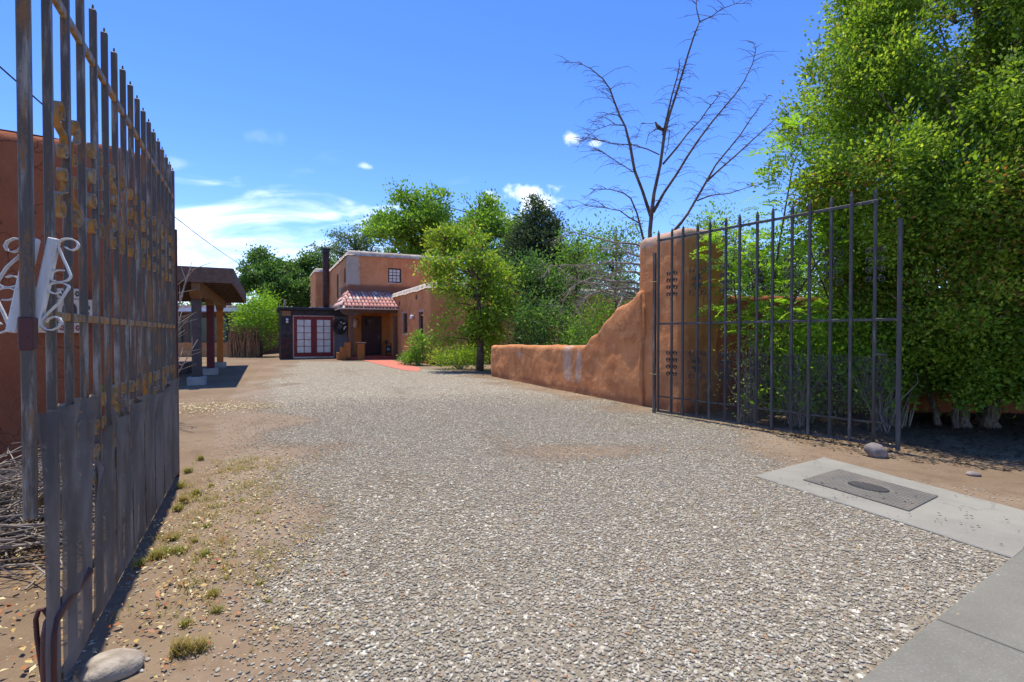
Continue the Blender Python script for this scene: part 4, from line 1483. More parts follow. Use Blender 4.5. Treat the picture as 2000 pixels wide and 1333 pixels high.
for s_ in (0, 1):
    a = FD0 + .005 + s_ * (FD1 - FD0) / 2; b = a + (FD1 - FD0) / 2 - .01
    st_ = .12
    dl = MB()
    dl.box((a, -.04, .105), (a + st_, .0, 2.09)); dl.box((b - st_, -.04, .105), (b, .0, 2.09))
    dl.box((a + st_, -.04, .105), (b - st_, .0, .29)); dl.box((a + st_, -.04, 1.95), (b - st_, .0, 2.09))
    do = dl.build('french_door', M['red_paint'], shed)
    ia, ib, z0, z1 = a + st_, b - st_, .29, 1.95
    MB().box(((ia + ib) / 2 - .016, -.035, z0), ((ia + ib) / 2 + .016, -.004, z1)).build('muntin', M['red_paint'], do)
    for r_ in range(1, 5):
        z = z0 + (z1 - z0) * r_ / 5
        MB().box((ia, -.032, z - .014), (ib, -.006, z + .014)).build('muntin', M['red_paint'], do)
    for r_ in range(5):
        for c_ in range(2):
            xa = ia + (ib - ia) / 2 * c_ + .016; xb = ia + (ib - ia) / 2 * (c_ + 1) - .016
            MB().box((xa, -.02, z0 + (z1 - z0) * r_ / 5 + .014), (xb, -.012, z0 + (z1 - z0) * (r_ + 1) / 5 - .014)).build('pane', M['curtain'], do)
# twin spot lamps on the boards, roof clutter, wreath
for dz in (0, .12):
    MB().tube([Vector((-2.86, -.002, 1.86 + dz)), Vector((-2.86, -.10, 1.84 + dz)), Vector((-2.86, -.16, 1.82 + dz))], [.03, .05, .065], 8).build('spot_lamp', M['white'], shed, True)
MB().tube([Vector((-2.95, .3, 2.5)), Vector((-2.95, .3, 2.95))], .05, 8).build('vent_pipe', M['trim'], shed)
for k in range(4):
    MB().box((-1.5 + k * .2, .9 + k * .1, 2.56 + k * .055), (-.1 + k * .05, 1.0 + k * .1 + .1, 2.61 + k * .055)).build('roof_plank', M['concrete'], shed)
wr = empty('wreath', SHO + V * -.42 + U * -.06 + Vector((0, 0, 1.62)), HROT)
tag(wr, 'round dark dried wreath with white flowers hung beside red doors', 'wreath')
tw = MB()
for k in range(130):
    a = random.uniform(0, 6.28); rr = random.uniform(.12, .36)
    c = Vector((rr * math.cos(a), random.uniform(-.06, .02), rr * math.sin(a) * 1.15))
    dr = Vector((-math.sin(a), random.uniform(-.4, .1), math.cos(a))) * random.uniform(.08, .2)
    tw.tube([c - dr, c + Vector((0, -.03, 0)), c + dr], .012, 4)
tw.build('twigs', M['charcoal'], wr)
fl = MB()
for k in range(7):
    a = random.uniform(-.6, 1.4); rr = random.uniform(.2, .34)
    c = Vector((rr * math.cos(a), -.09, rr * math.sin(a)))
    for pet in range(6):
        b = pet * 1.05
        e = Vector((math.cos(b), -.2, math.sin(b))) * .045; s2 = Vector((-math.sin(b), 0, math.cos(b))) * .018
        fl.add([c, c + e * .6 + s2, c + e, c + e * .6 - s2], [(0, 1, 2, 3)])
fl.build('flowers', M['white'], wr)

# ------------------------------------------------------------------ carport
CP0 = Vector((-6.95, 12.45, 0))
car = empty('carport', CP0, HROT)
tag(car, 'flat roofed dark brown timber carport with a grey, a maroon and an orange post', 'carport')
CW, CL = 4.9, 8.9
zb, zt = 2.49, 2.86
for (a, b) in (((-CW, -.05, zb), (0, 0, zt)), ((-CW, CL, zb), (0, CL + .05, zt)), ((-.0, -.05, zb + .002), (.05, CL + .05, zt - .002)), ((-CW - .05, -.05, zb + .002), (-CW, CL + .05, zt - .002))):
    MB().box(a, b).build('fascia', M['brown_wood'], car)
MB().box((-CW, 0, zt - .06), (0, CL, zt - .02)).build('roof_deck', M['brown_wood'], car)
for k in range(13):
    y = .35 + k * .68
    MB().box((-CW + .002, y - .03, zb + .05), (-.002, y + .03, zt - .062)).build('rafter', M['brown_wood'], car)
for x in (-.76, -4.3):
    MB().box((x - .09, .05, zb - .22), (x + .09, CL - .1, zb + .048)).build('beam', M['brown_wood'] if x < -1 else M['tan_beam'], car)
    for k, (s_, mt) in enumerate(((.16, M['charcoal'] if x > -1 else M['brown_wood']), (3.55, M['maroon']), (7.05, M['orange_wood']))):
        if x < -1: mt = M['brown_wood']
        hw = .10
        pme = bevel_mesh(MB().box((x - hw, s_ - hw, .2), (x + hw, s_ + hw, 2.12)).mesh('post', m_simple('post_grey', (0.085, 0.068, 0.062), (0.06, 0.05, 0.047), 5, .8) if (k == 0 and x > -1) else mt), .02, 2)
        link('post', pme, car)
        cb_ = MB()
        cb_.add([(x - .1, s_ - .55, zb - .222), (x + .1, s_ - .55, zb - .222), (x - .1, s_ + .55, zb - .222), (x + .1, s_ + .55, zb - .222),
                 (x - .1, s_ - .18, 2.10), (x + .1, s_ - .18, 2.10), (x - .1, s_ + .18, 2.10), (x + .1, s_ + .18, 2.10)],
                [(0, 2, 3, 1), (4, 5, 7, 6), (0, 1, 5, 4), (2, 6, 7, 3), (0, 4, 6, 2), (1, 3, 7, 5)])
        cb_.build('corbel', M['tan_beam'] if x > -1 else M['brown_wood'], car)
        bevel_mesh(MB().box((x - .19, s_ - .19, -.1), (x + .19, s_ + .19, .2)).build('footing', M['concrete'], car).data, .015, 2)

# neighbouring low building beyond the carport
NB = Vector((-15.4, 28.2, 0))
nb = empty('low_building', NB, .02)
tag(nb, 'long low brown building with white roof edge behind the carport', 'building')
MB().box((-16, .05, 0), (0, 6, 2.35)).build('wall', M['brown_wood'], nb)
MB().box((-16, .0, 0), (0, .045, .75)).build('lower_wall', M['adobe'], nb)
MB().box((-16.4, -.6, 2.36), (.35, 6.2, 2.46)).build('eave', M['brown_wood'], nb)
MB().box((-16.5, -.7, 2.461), (.45, 6.3, 2.66)).build('roof_edge', m_simple('metal_edge', (0.5, 0.55, 0.66), (0.6, 0.62, 0.68), 3, .4), nb)
MB().box((-16.3, -.5, 2.661), (.2, 6.0, 2.80)).build('roof_cap', M['trim'], nb)
MB().box((-1.2, -.1, 2.801), (-.6, .5, 3.05)).build('roof_vent', M['dark_metal'], nb)
for k in range(6):
    x = -15.2 + k * 2.5
    fo = MB().box((x, .0, .76), (x + 2.1, .044, 2.2)).build('window', M['dark_metal'], nb)
    MB().box((x + .06, -.006, .82), (x + 2.04, -.001, 2.14)).build('pane', m_simple('green_glass', (0.03, 0.055, 0.045), (0.045, 0.07, 0.055), 1.5, .15, bump=0), fo)
bp = bevel_mesh(MB().box((-.35, -.3, .0), (.35, .3, .36)).mesh('crate', M['dark_metal']), .02, 2)
tag(link('crate', bp, loc=gp(344, 731) + Vector((-.15, .3, 0)), rot=(0, 0, .3)), 'low black box on the ground beside the bare twigs', 'box')


# ------------------------------------------------------------------ vegetation
def rand_dirs(n):
    v = R.normal(size=(n, 3)); return v / np.linalg.norm(v, axis=1, keepdims=True)


def leaf_quads(P, size, aspect=.55, dirs=None, jitter=1.0, curl=.25):
    """one rhombic, slightly folded leaf per point; dirs biases the leaf axis"""
    n = len(P)
    d = rand_dirs(n)
    if dirs is not None:
        d = dirs + d * jitter
        d /= np.linalg.norm(d, axis=1, keepdims=True) + 1e-9
    o = rand_dirs(n)
    s = np.cross(d, o); s /= np.linalg.norm(s, axis=1, keepdims=True) + 1e-9
    nn = np.cross(d, s)
    L = size * R.uniform(.6, 1.3, (n, 1)); W = L * aspect
    a = P
    b = P + d * L * .45 + s * W * .5 + nn * L * curl * .3
    c = P + d * L
    e = P + d * L * .45 - s * W * .5 + nn * L * curl * .3
    return np.stack([a, b, c, e], 1)


def clumps_in(ells, n, shell=.45, zmin=None):
    """clump centres spread through a union of ellipsoids, denser toward their outside"""
    out = []
    wts = np.array([e[3] * e[4] * e[5] for e in ells]); wts = wts ** .8; wts /= wts.sum()
    ch = R.choice(len(ells), n, p=wts)
    d = rand_dirs(n); r = R.uniform(0, 1, n) ** shell
    E = np.array(ells)[ch]
    P = E[:, :3] + d * r[:, None] * E[:, 3:6]
    if zmin is not None: P[:, 2] = np.maximum(P[:, 2], zmin + R.uniform(0, .3, n))
    return P, d


def lobes(ells, n, r0, r1, inner=.72, squash=.8):
    """leafy lobes set round the outside of a crown, so it has clumps and gaps"""
    wts = np.array([e[3] * e[4] * e[5] for e in ells]) ** .7; wts /= wts.sum()
    out = []
    for k in R.choice(len(ells), n, p=wts):
        e = ells[k]; d = rand_dirs(1)[0]; f = R.uniform(inner, 1.0)
        r = R.uniform(r0, r1)
        out.append((e[0] + d[0] * f * e[3], e[1] + d[1] * f * e[4], e[2] + d[2] * f * e[5], r, r, r * squash))
    return out


def crown(name, ells, n_cl, per, size, mat, parent, sig=.28, aspect=.55, shell=.45, zmin=None, up=.3, flat=.7, tint_fn=None, outdir=.6, jitter=1.0, stretch=0.0):
    Cn, d = clumps_in(ells, n_cl, shell, zmin)
    cl_t = R.uniform(-.22, .22, n_cl)
    sg = sig * R.uniform(.6, 1.4, n_cl)
    idx_ = np.repeat(np.arange(n_cl), per)
    off = R.normal(size=(n_cl * per, 3)) * sg[idx_][:, None] * np.array([1, 1, flat])
    P = Cn[idx_] + off
    if stretch: P = P + (d[idx_] + np.array([0, 0, .6])) * R.normal(size=(len(P), 1)) * stretch
    if zmin is not None:
        kp = P[:, 2] > zmin + R.normal(size=len(P)) * .05 + .12 * np.sin(P[:, 0] * 5) * np.cos(P[:, 1] * 4)
        kp &= P[:, 2] > .02
        P, off, idx_ = P[kp], off[kp], idx_[kp]
    dirs = d[idx_] * outdir + np.array([0, 0, up]) + off / (sg[idx_][:, None] + 1e-6) * .35
    Q = leaf_quads(P, size, aspect, dirs, jitter)
    tint = np.clip(.5 + cl_t[idx_] + R.normal(size=len(P)) * .17, 0.13, 1)
    if tint_fn is not None: tint = tint_fn(P, tint)
    o = link(name, quads_mesh(name, Q, mat, tint), parent)
    return o, Cn


def limbs(trunk_pts, trunk_r, targets, mat, parent, name='trunk', rr=(.035, .008), n=6, bow=.15, start=.3):
    mb = MB()
    mb.tube(trunk_pts, trunk_r, 10)
    tp = [Vector(p) for p in trunk_pts]
    for T in targets:
        T = Vector(T)
        # leave the trunk at a point below the target
        best = None
        for i in range(len(tp) - 1):
            for f in (0, .5):
                q_ = tp[i].lerp(tp[i + 1], f)
                frac = (i + f) / (len(tp) - 1)
                if frac < start: continue
                sc = (T - q_).length + max(0, q_.z - T.z + .15) * 2.5
                if best is None or sc < best[0]: best = (sc, q_, frac)
        if best is None: best = (0, tp[-1], 1)
        q_ = best[1]
        L_ = (T - q_).length
        m1 = q_.lerp(T, .35) + Vector((random.uniform(-1, 1), random.uniform(-1, 1), random.uniform(0, 1))) * L_ * bow
        m2 = q_.lerp(T, .7) + Vector((random.uniform(-1, 1), random.uniform(-1, 1), random.uniform(0, 1))) * L_ * bow
        mb.tube([q_, m1, m2, T], [rr[0], rr[0] * .7, rr[0] * .4, rr[1]], n if n < 6 else 5, False)
    return mb.build(name, mat, parent, True)


def tree(name, loc, label, ells, n_cl, per, size, leafmat, trunk_h, trunk_r, barkmat=None, group=None, nlimb=40, cat='tree', **kw):
    t = empty(name, loc); tag(t, label, cat, group)
    o, Cn = crown('crown', ells, n_cl, per, size, leafmat, t, **kw)
    k = min(nlimb, n_cl)
    pts = [Vector((0, 0, -.05))]
    zt = trunk_h
    cx, cy = np.mean([e[0] for e in ells]), np.mean([e[1] for e in ells])
    for i in range(1, 6):
        f = i / 5
        pts.append(Vector((cx * f * .8 + random.uniform(-.06, .06) * zt * .2, cy * f * .8 + random.uniform(-.06, .06) * zt * .2, zt * f)))
    limbs(pts, [trunk_r * (1.25 - .95 * i / 5) for i in range(6)], [tuple(p) for p in Cn[:k]], barkmat or M['bark'], t, rr=(trunk_r * .33, trunk_r * .06))
    return t


# the big juniper by the right gate
JX, JY = 6.25, 6.75
jt = empty('juniper_tree', (JX, JY, 0))
tag(jt, 'huge olive green juniper with pale multiple trunks beside the open gate', 'tree')
je = [(0.1, .1, 1.9, 1.75, 1.7, 1.35), (-.2, 0, 3.1, 2.15, 1.95, 1.6), (-.1, .1, 4.6, 2.1, 1.9, 1.7), (.3, .1, 6.2, 1.75, 1.7, 1.6), (.5, .2, 7.6, 1.1, 1.1, 1.3),
      (1.9, .2, 3.2, 1.6, 1.7, 2.2), (1.7, .3, 5.4, 1.5, 1.6, 1.8), (-1.5, .3, 4.0, .9, 1.0, 1.0), (1.2, -.4, 1.6, 1.5, 1.3, 1.1), (-.9, -.3, 2.2, 1.1, 1.1, 1.2),
      (.6, -1.2, 2.2, 1.5, .6, 1.0)] + \
     [(.2, -.8, 1.12, 1.3, .6, .62), (1.5, -.9, 1.0, 1.2, .6, .62), (-.7, -.2, 1.12, .7, .8, .62), (1.6, .5, 1.0, 1.1, .7, .7)] * 3


def jtint(P, t_):
    t2 = t_.copy()
    # browned foliage low inside the crown
    nf = np.array([mnoise.noise((p[0] * 1.1, p[1] * 1.1, p[2] * 1.3)) for p in P])
    dead = (nf > .08) & (P[:, 2] < 3.3) & (P[:, 2] > .9) & (R.uniform(0, 1, len(P)) < .22)
    t2[dead] = R.uniform(0, .16, dead.sum())
    return np.clip(t2, 0, 1)


crown('crown', lobes(je, 470, .22, .50, .72, 1.1) + lobes(je, 130, .2, .4, .3, 1.2), 4700, 124, .052, M['lf_juniper'], jt, sig=.098, aspect=.58, shell=.36, zmin=.30, up=.35, flat=1.0, tint_fn=jtint, outdir=.8, jitter=1.0, stretch=.03)
mb = MB()
for (dx, dy, r_, lx, ly) in ((-.42, .05, .055, -.5, .1), (-.30, -.12, .05, -.35, -.1), (-.12, -.05, .10, -.15, .0), (.12, .15, .08, .2, .2), (.30, -.05, .12, .35, -.1), (.42, .2, .08, .7, .3)):
    dx = dx * .8 - .12
    pts = [Vector((dx, dy, -.1)), Vector((dx + lx * .05, dy + ly * .05, .15)), Vector((dx + lx * .25, dy + ly * .3, .6)), Vector((dx + lx * .7, dy + ly, 1.6)),
           Vector((dx + lx * 1.2, dy + ly * 1.6, 3.2)), Vector((dx + lx * 1.3, dy + ly * 2, 5))]
    fine_, rads = [], []
    for q_ in range(5):
        for f_ in range(4):
            g_ = f_ / 4
            fine_.append(pts[q_].lerp(pts[q_ + 1], g_) + Vector((random.gauss(0, .012), random.gauss(0, .012), 0)))
            ra_ = [1.7, 1.1, .85, .7, .5, .2]
            rads.append(r_ * .66 * (ra_[q_] + (ra_[q_ + 1] - ra_[q_]) * g_) * random.uniform(.85, 1.15))
    mb.tube(fine_, rads, 9)
    for q_ in range(3):  # shreds of bark and ribs
        a_ = random.uniform(0, 6.28); o2 = Vector((math.cos(a_), math.sin(a_), 0)) * r_ * .55
        mb.tube([p_ + o2 * (1.25 if z_ == 0 else 1) for z_, p_ in enumerate(fine_[:9])], [r_ * .26] * 9, 5)
Cn, _ = clumps_in(je, 170, .35)
for T in Cn:
    T = Vector(T); a = Vector((T.x * .25, T.y * .25, max(.8, T.z - 1.0)))
    mb.tube([a, a.lerp(T, .5) + Vector((random.uniform(-.1, .1), random.uniform(-.1, .1), random.uniform(-.1, .15))), T], [.03, .018, .006], 5, False)
mb.build('trunk', M['juniper_bark'], jt, True)


# locust sapling with feathery leaves behind the right gate
def pinnate(base, d, L_, pairs, lw, out, tints, droop=.35):
    d = d.normalized()
    side_ = d.cross(Vector((0, 0, 1)))
    if side_.length < .1: side_ = Vector((1, 0, 0))
    side_.normalize()
    side_ = Matrix.Rotation(random.gauss(0, .7), 3, d) @ side_
    upv = side_.cross(d)
    for k in range(pairs + 1):
        f = (k + 1) / (pairs + 1)
        p = base + d * (L_ * f) - Vector((0, 0, 1)) * droop * L_ * f * f
        t_ = random.gauss(.55, .18)
        for sg in ((1, -1) if k < pairs else (0,)):
            ld = (side_ * sg + d * .35 + upv * random.uniform(-.25, .15)).normalized() if sg else d
            ln = lw * random.uniform(.8, 1.15)
            wv_ = ld.cross(upv); wv_ = (wv_.normalized() if wv_.length > .01 else side_) * ln * .23
            out.append([p, p + ld * ln * .5 + wv_, p + ld * ln, p + ld * ln * .5 - wv_])
            tints.append(min(1, max(0, t_ + random.uniform(-.1, .1))))


def locust(loc, label, stems, n_leaf, group=None, L_=.24, lw=.052, pairs=7):
    t = empty('locust_sapling', loc); tag(t, label, 'tree', group)
    mb = MB(); Q, tn = [], []
    for st in stems:
        pts = [Vector(p) for p in st]
        mb.tube(pts, [.022 * (1 - .8 * i / (len(pts) - 1)) for i in range(len(pts))], 6)
        for k in range(n_leaf):
            f = random.uniform(.25, 1) ** .8 * (len(pts) - 1)
            i = min(int(f), len(pts) - 2)
            p = pts[i].lerp(pts[i + 1], f - i)
            a = random.uniform(0, 6.28)
            dv = Vector((math.cos(a), math.sin(a), random.uniform(-.1, .7)))
            tw_ = p + dv.normalized() * random.uniform(.05, .42)
            if k % 2 == 0: mb.tube([p, p.lerp(tw_, .5) + Vector((0, 0, .02)), tw_], .0035, 3, False)
            pinnate(tw_, dv, L_ * random.uniform(.7, 1.25), pairs, lw, Q, tn)
    mb.build('trunk', M['bark'], t, True)
    link('crown', quads_mesh('crown', np.array([[list(v) for v in q_] for q_ in Q]), M['lf_locust'], np.array(tn)), t)
    return t


def w2(px, py, Y, base): return tuple(at(px, py, Y) - base)


b0 = Vector((3.75, 7.2, 0))
locust(b0, 'bright green feathery sapling rising between gate and pillar', [
    [(0, 0, 0), w2(1500, 650, 7.2, b0), w2(1520, 480, 7.15, b0), w2(1545, 330, 7.1, b0), w2(1575, 235, 7.1, b0)],
    [(0, 0, 0), w2(1490, 680, 7.3, b0), w2(1470, 560, 7.4, b0), w2(1445, 480, 7.4, b0)],
    [(0, 0, 0), w2(1530, 620, 7.0, b0), w2(1590, 520, 6.8, b0), w2(1650, 450, 6.6, b0), w2(1700, 425, 6.5, b0)],
    [(0, 0, 0), w2(1520, 700, 7.0, b0), w2(1540, 640, 6.9, b0), w2(1570, 600, 6.8, b0)],
    [(0, 0, 0), w2(1480, 700, 7.3, b0), w2(1440, 620, 7.5, b0), w2(1430, 520, 7.6, b0), w2(1440, 430, 7.6, b0)]], 105, None, .27, .06, 8)
b1 = Vector((4.9, 7.6, 0))
locust(b1, 'second feathery sapling tangled in the shrubs behind the grey gate', [
    [(0, 0, 0), w2(1640, 640, 7.5, b1), w2(1600, 540, 7.4, b1), w2(1560, 430, 7.4, b1)],
    [(0, 0, 0), w2(1650, 700, 7.4, b1), w2(1700, 650, 7.2, b1), w2(1770, 660, 6.9, b1)],
    [(0, 0, 0), w2(1620, 700, 7.5, b1), w2(1640, 600, 7.5, b1), w2(1650, 480, 7.5, b1)]], 90, None, .27, .06, 8)


# scrubby shrubs behind the right gate
def shrub(name, loc, label, ells, n_cl, per, size, mat, group=None, stems=30, twig=M['greywood'], cat='shrub', **kw):
    t = empty(name, loc); tag(t, label, cat, group)
    o, Cn = crown('foliage', ells, n_cl, per, size, mat, t, **kw)
    mb = MB()
    for T in Cn[:stems]:
        T = Vector(T); a = Vector((random.gauss(0, .06), random.gauss(0, .06), -.03))
        mb.tube([a, a.lerp(T, .4) + Vector((random.uniform(-.08, .08), random.uniform(-.08, .08), .08)), a.lerp(T, .75) + Vector((random.uniform(-.08, .08), random.uniform(-.08, .08), .05)), T],
                [.011, .008, .005, .002], 4, False)
    mb.build('stems', twig, t, True)
    return t


shrub('scrub_bush', (4.15, 7.15, 0), 'grey green twiggy bush close behind the middle of the grey gate', [(0, 0, .9, .55, .45, .75), (.1, 0, .5, .7, .4, .45)], 240, 18, .05, M['lf_grey'], 'scrub behind the gate', 60, sig=.13, zmin=.03)
shrub('scrub_bush', (5.15, 6.75, 0), 'pale leaved thin bush at the free end of the grey gate', [(0, 0, .9, .6, .4, .7)], 130, 12, .048, M['lf_grey'], 'scrub behind the gate', 60, sig=.12, zmin=.03)
shrub('scrub_bush', (3.3, 7.0, 0), 'sparse twiggy weed between the pillar and the grey gate', [(0, 0, .8, .35, .3, .75)], 60, 9, .04, M['lf_grey'], 'scrub behind the gate', 40, sig=.10, zmin=.03)
shrub('scrub_bush', (4.7, 7.75, 0), 'denser green bush against the dark red boundary wall', [(0, 0, 1.0, .9, .3, .95), (.5, 0, .6, .8, .3, .6)], 300, 16, .055, M['lf_locust'], 'scrub behind the gate', 50, sig=.15, zmin=.03)
shrub('scrub_bush', (3.85, 6.75, 0), 'lush bright green bush right behind the grey gate screen', [(0, 0, .8, .5, .35, .6), (.2, 0, 1.1, .35, .3, .4), (-.1, 0, .4, .5, .3, .35)], 170, 15, .055, M['lf_locust'], 'scrub behind the gate', 40, sig=.12, zmin=.04)
shrub('scrub_bush', (4.75, 6.45, 0), 'loose bright green bush near the bent rod of the grey gate', [(0, 0, .7, .5, .35, .55), (-.2, 0, 1.0, .35, .3, .4)], 130, 14, .055, M['lf_locust'], 'scrub behind the gate', 40, sig=.12, zmin=.04)
# bare tangle
bt = MB()
for k in range(60):
    a = Vector((random.uniform(3.5, 5.6), random.uniform(6.9, 7.9), random.uniform(0, .7)))
    d_ = Vector((random.uniform(-1, 1), random.uniform(-.4, .4), random.uniform(.1, 1.1))).normalized() * random.uniform(.4, 1.0)
    bt.tube([a, a + d_ * .5 + Vector((random.uniform(-.06, .06), 0, .04)), a + d_], [.006, .004, .002], 4, False)
me = bt.mesh('bare_tangle', M['greywood'], True); me.transform(Matrix.Translation((-4.5, -7.4, 0)))
tag(link('bare_tangle', me, loc=(4.5, 7.4, 0)), 'bare grey tangle of dead stems behind the grey gate', 'brush', kind='stuff')

# dead tree with the perched bird
DT = at(1268, 460, 12.3); DT.z = 0
dead = empty('dead_tree', DT); tag(dead, 'tall bare dead tree with arching twigs behind the adobe pillar', 'tree')
mb = MB()


def dz(lst, Y0, Y1):
    n = len(lst); out = []
    for i, (zx, zy) in enumerate(lst):
        Y = Y0 + (Y1 - Y0) * i / max(1, n - 1)
        out.append(at(1090 + zx / 2.777, zy / 2.777, Y) - DT)
    return out


limb_list = [
    ([(500, 1420), (497, 1260), (505, 1160), (520, 1050), (545, 900), (565, 740), (590, 640), (625, 530), (665, 420), (695, 310), (730, 210), (760, 135)], 12.3, 11.6, .072, .018),
    ([(760, 135), (740, 60), (738, 0), (735, -60)], 11.6, 11.5, .018, .006),
    ([(760, 135), (820, 105), (880, 65), (950, 45), (1025, 37)], 11.6, 11.2, .018, .005),
    ([(565, 740), (610, 520), (640, 430), (652, 370), (648, 335)], 12.0, 11.6, .03, .010),
    ([(497, 1180), (450, 1040), (415, 930), (385, 800), (360, 700), (330, 630), (300, 550), (275, 500), (240, 440), (180, 385), (110, 352), (25, 352)], 12.3, 11.4, .055, .006),
    ([(512, 1160), (570, 1050), (640, 950), (700, 850), (760, 760), (830, 670), (900, 590), (960, 520), (1000, 450), (1040, 360), (1060, 290), (1050, 245), (1015, 240)], 12.3, 12.9, .05, .006),
    ([(565, 900), (640, 810), (700, 730), (760, 660), (810, 600), (845, 540), (875, 500)], 12.2, 12.6, .032, .010),
    ([(520, 1400), (600, 1280), (660, 1215), (700, 1160), (760, 1060), (820, 950), (850, 900), (920, 810), (980, 740), (1030, 670), (1080, 600), (1130, 530)], 12.3, 13.0, .06, .008),
    ([(800, 985), (860, 935), (950, 860), (1020, 790), (1100, 720), (1160, 660), (1210, 600), (1255, 562)], 12.7, 13.4, .034, .006),
    ([(745, 1095), (830, 1065), (930, 1045), (1040, 1020), (1110, 1005)], 12.6, 12.0, .026, .005),
    ([(490, 1420), (455, 1260), (425, 1160), (390, 1080), (350, 1045), (280, 1030), (210, 1030), (140, 1080)], 12.3, 11.5, .038, .006),
    ([(445, 1215), (380, 1180), (330, 1145), (250, 1135), (130, 1115), (50, 1145)], 12.2, 11.2, .024, .005),
    ([(325, 635), (270, 630), (200, 660), (150, 720)], 11.8, 11.5, .014, .004),
    ([(360, 690), (280, 688), (200, 715), (120, 780)], 11.9, 11.4, .014, .004),
    ([(545, 840), (480, 815), (390, 795), (300, 790), (230, 770), (160, 750), (115, 775), (100, 830)], 12.1, 11.0, .020, .004),
    ([(410, 940), (350, 905), (290, 860), (220, 822), (110, 830)], 12.0, 11.3, .016, .004),
    ([(575, 705), (520, 715), (490, 740), (475, 790)], 12.0, 11.9, .022, .006),
    ([(570, 700), (600, 720), (595, 800), (575, 850)], 12.0, 12.2, .018, .006),
    ([(520, 680), (450, 685), (440, 690), (425, 760)], 11.95, 11.8, .010, .004)]
allpts = []
for lst, Y0, Y1, ra, rb in limb_list:
    P_ = dz(lst, Y0, Y1)
    if P_[0].z < .6 and ra > .037: P_ = [Vector((0, 0, -.1))] + P_
    n = len(P_)
    # small kinks
    P_ = [p + Vector((random.gauss(0, .012), random.gauss(0, .02), random.gauss(0, .012))) for p in P_]
    mb.tube(P_, [.8 * (ra + (rb - ra) * (i / (n - 1)) ** .8) * random.uniform(.9, 1.12) for i in range(n)], 7)
    allpts.append((P_, ra, rb))
for P_, ra, rb in allpts:
    L_ = sum((P_[i + 1] - P_[i]).length for i in range(len(P_) - 1))
    for k in range(int(L_ * 11)):
        f = random.uniform(.12, 1) * (len(P_) - 1); i = min(int(f), len(P_) - 2)
        p = P_[i].lerp(P_[i + 1], f - i)
        if p.z < 2.6: continue
        tipf = .4 if f / (len(P_) - 1) > .8 else 1.0
        sgx = 1 if random.random() < (.62 if P_[-1].x > P_[0].x else .3) else -1
        ln = random.uniform(.12, .75) * (1.35 if random.random() < .22 else .7) * tipf
        d_ = Vector((sgx * random.uniform(.5, 1), random.uniform(-.7, .7), random.uniform(-.1, .45))).normalized()
        q1 = p + d_ * ln * .4 + Vector((0, 0, ln * .06)); q2 = p + d_ * ln * .75 + Vector((0, 0, -ln * .02)); q3 = p + d_ * ln + Vector((0, 0, -ln * random.uniform(.08, .35)))
        mb.tube([p, q1, q2, q3], [.0065, .005, .0035, .002], 4, False)
        if ln > .35:
            for _ in range(3):
                s0 = q1.lerp(q2, random.random()); e_ = s0 + Vector((random.uniform(-.12, .12), random.uniform(-.1, .1), random.uniform(-.16, .08)))
                mb.tube([s0, e_], [.003, .0018], 3, False)
mb.build('trunk', M['deadwood'], dead, True)


# dove on the broken limb
BD = at(1284, 256, 11.98)
bird = empty('bird', BD); bird.scale = (.82, .82, .82); tag(bird, 'small brown dove perched on a stub of the dead tree', 'bird')
ax_pts = [Vector((-.105, 0, .225)), Vector((-.10, 0, .215)), Vector((-.088, 0, .205)), Vector((-.07, 0, .185)), Vector((-.062, 0, .165)), Vector((-.05, 0, .135)), Vector((-.015, 0, .09)),
          Vector((.03, 0, .045)), Vector((.07, 0, .01)), Vector((.11, 0, -.025)), Vector((.17, 0, -.075)), Vector((.20, 0, -.10))]
bmats = m_simple('dove_feathers', (0.16, 0.10, 0.075), (0.09, 0.065, 0.06), 18, .9)
MB().tube(ax_pts, [.004, .014, .026, .030, .027, .040, .058, .056, .040, .024, .016, .010], 12).build('body', bmats, bird, True)
MB().tube([Vector((-.103, 0, .214)), Vector((-.125, 0, .205))], [.007, .001], 6).build('beak', M['dark_metal'], bird)
for sg in (1, -1):
    wg = MB().tube([Vector((-.03, sg * .042, .115)), Vector((.03, sg * .055, .06)), Vector((.09, sg * .040, .005)), Vector((.16, sg * .012, -.055))], [.012, .026, .02, .004], 8)
    wg.build('wing', m_simple('dove_wing', (0.05, 0.045, 0.05), (0.08, 0.06, 0.055), 20, .9), bird, True)
    MB().tube([Vector((.0, sg * .02, .04)), Vector((-.005, sg * .02, -.005))], .005, 5).build('leg', M['iron_red'], bird)

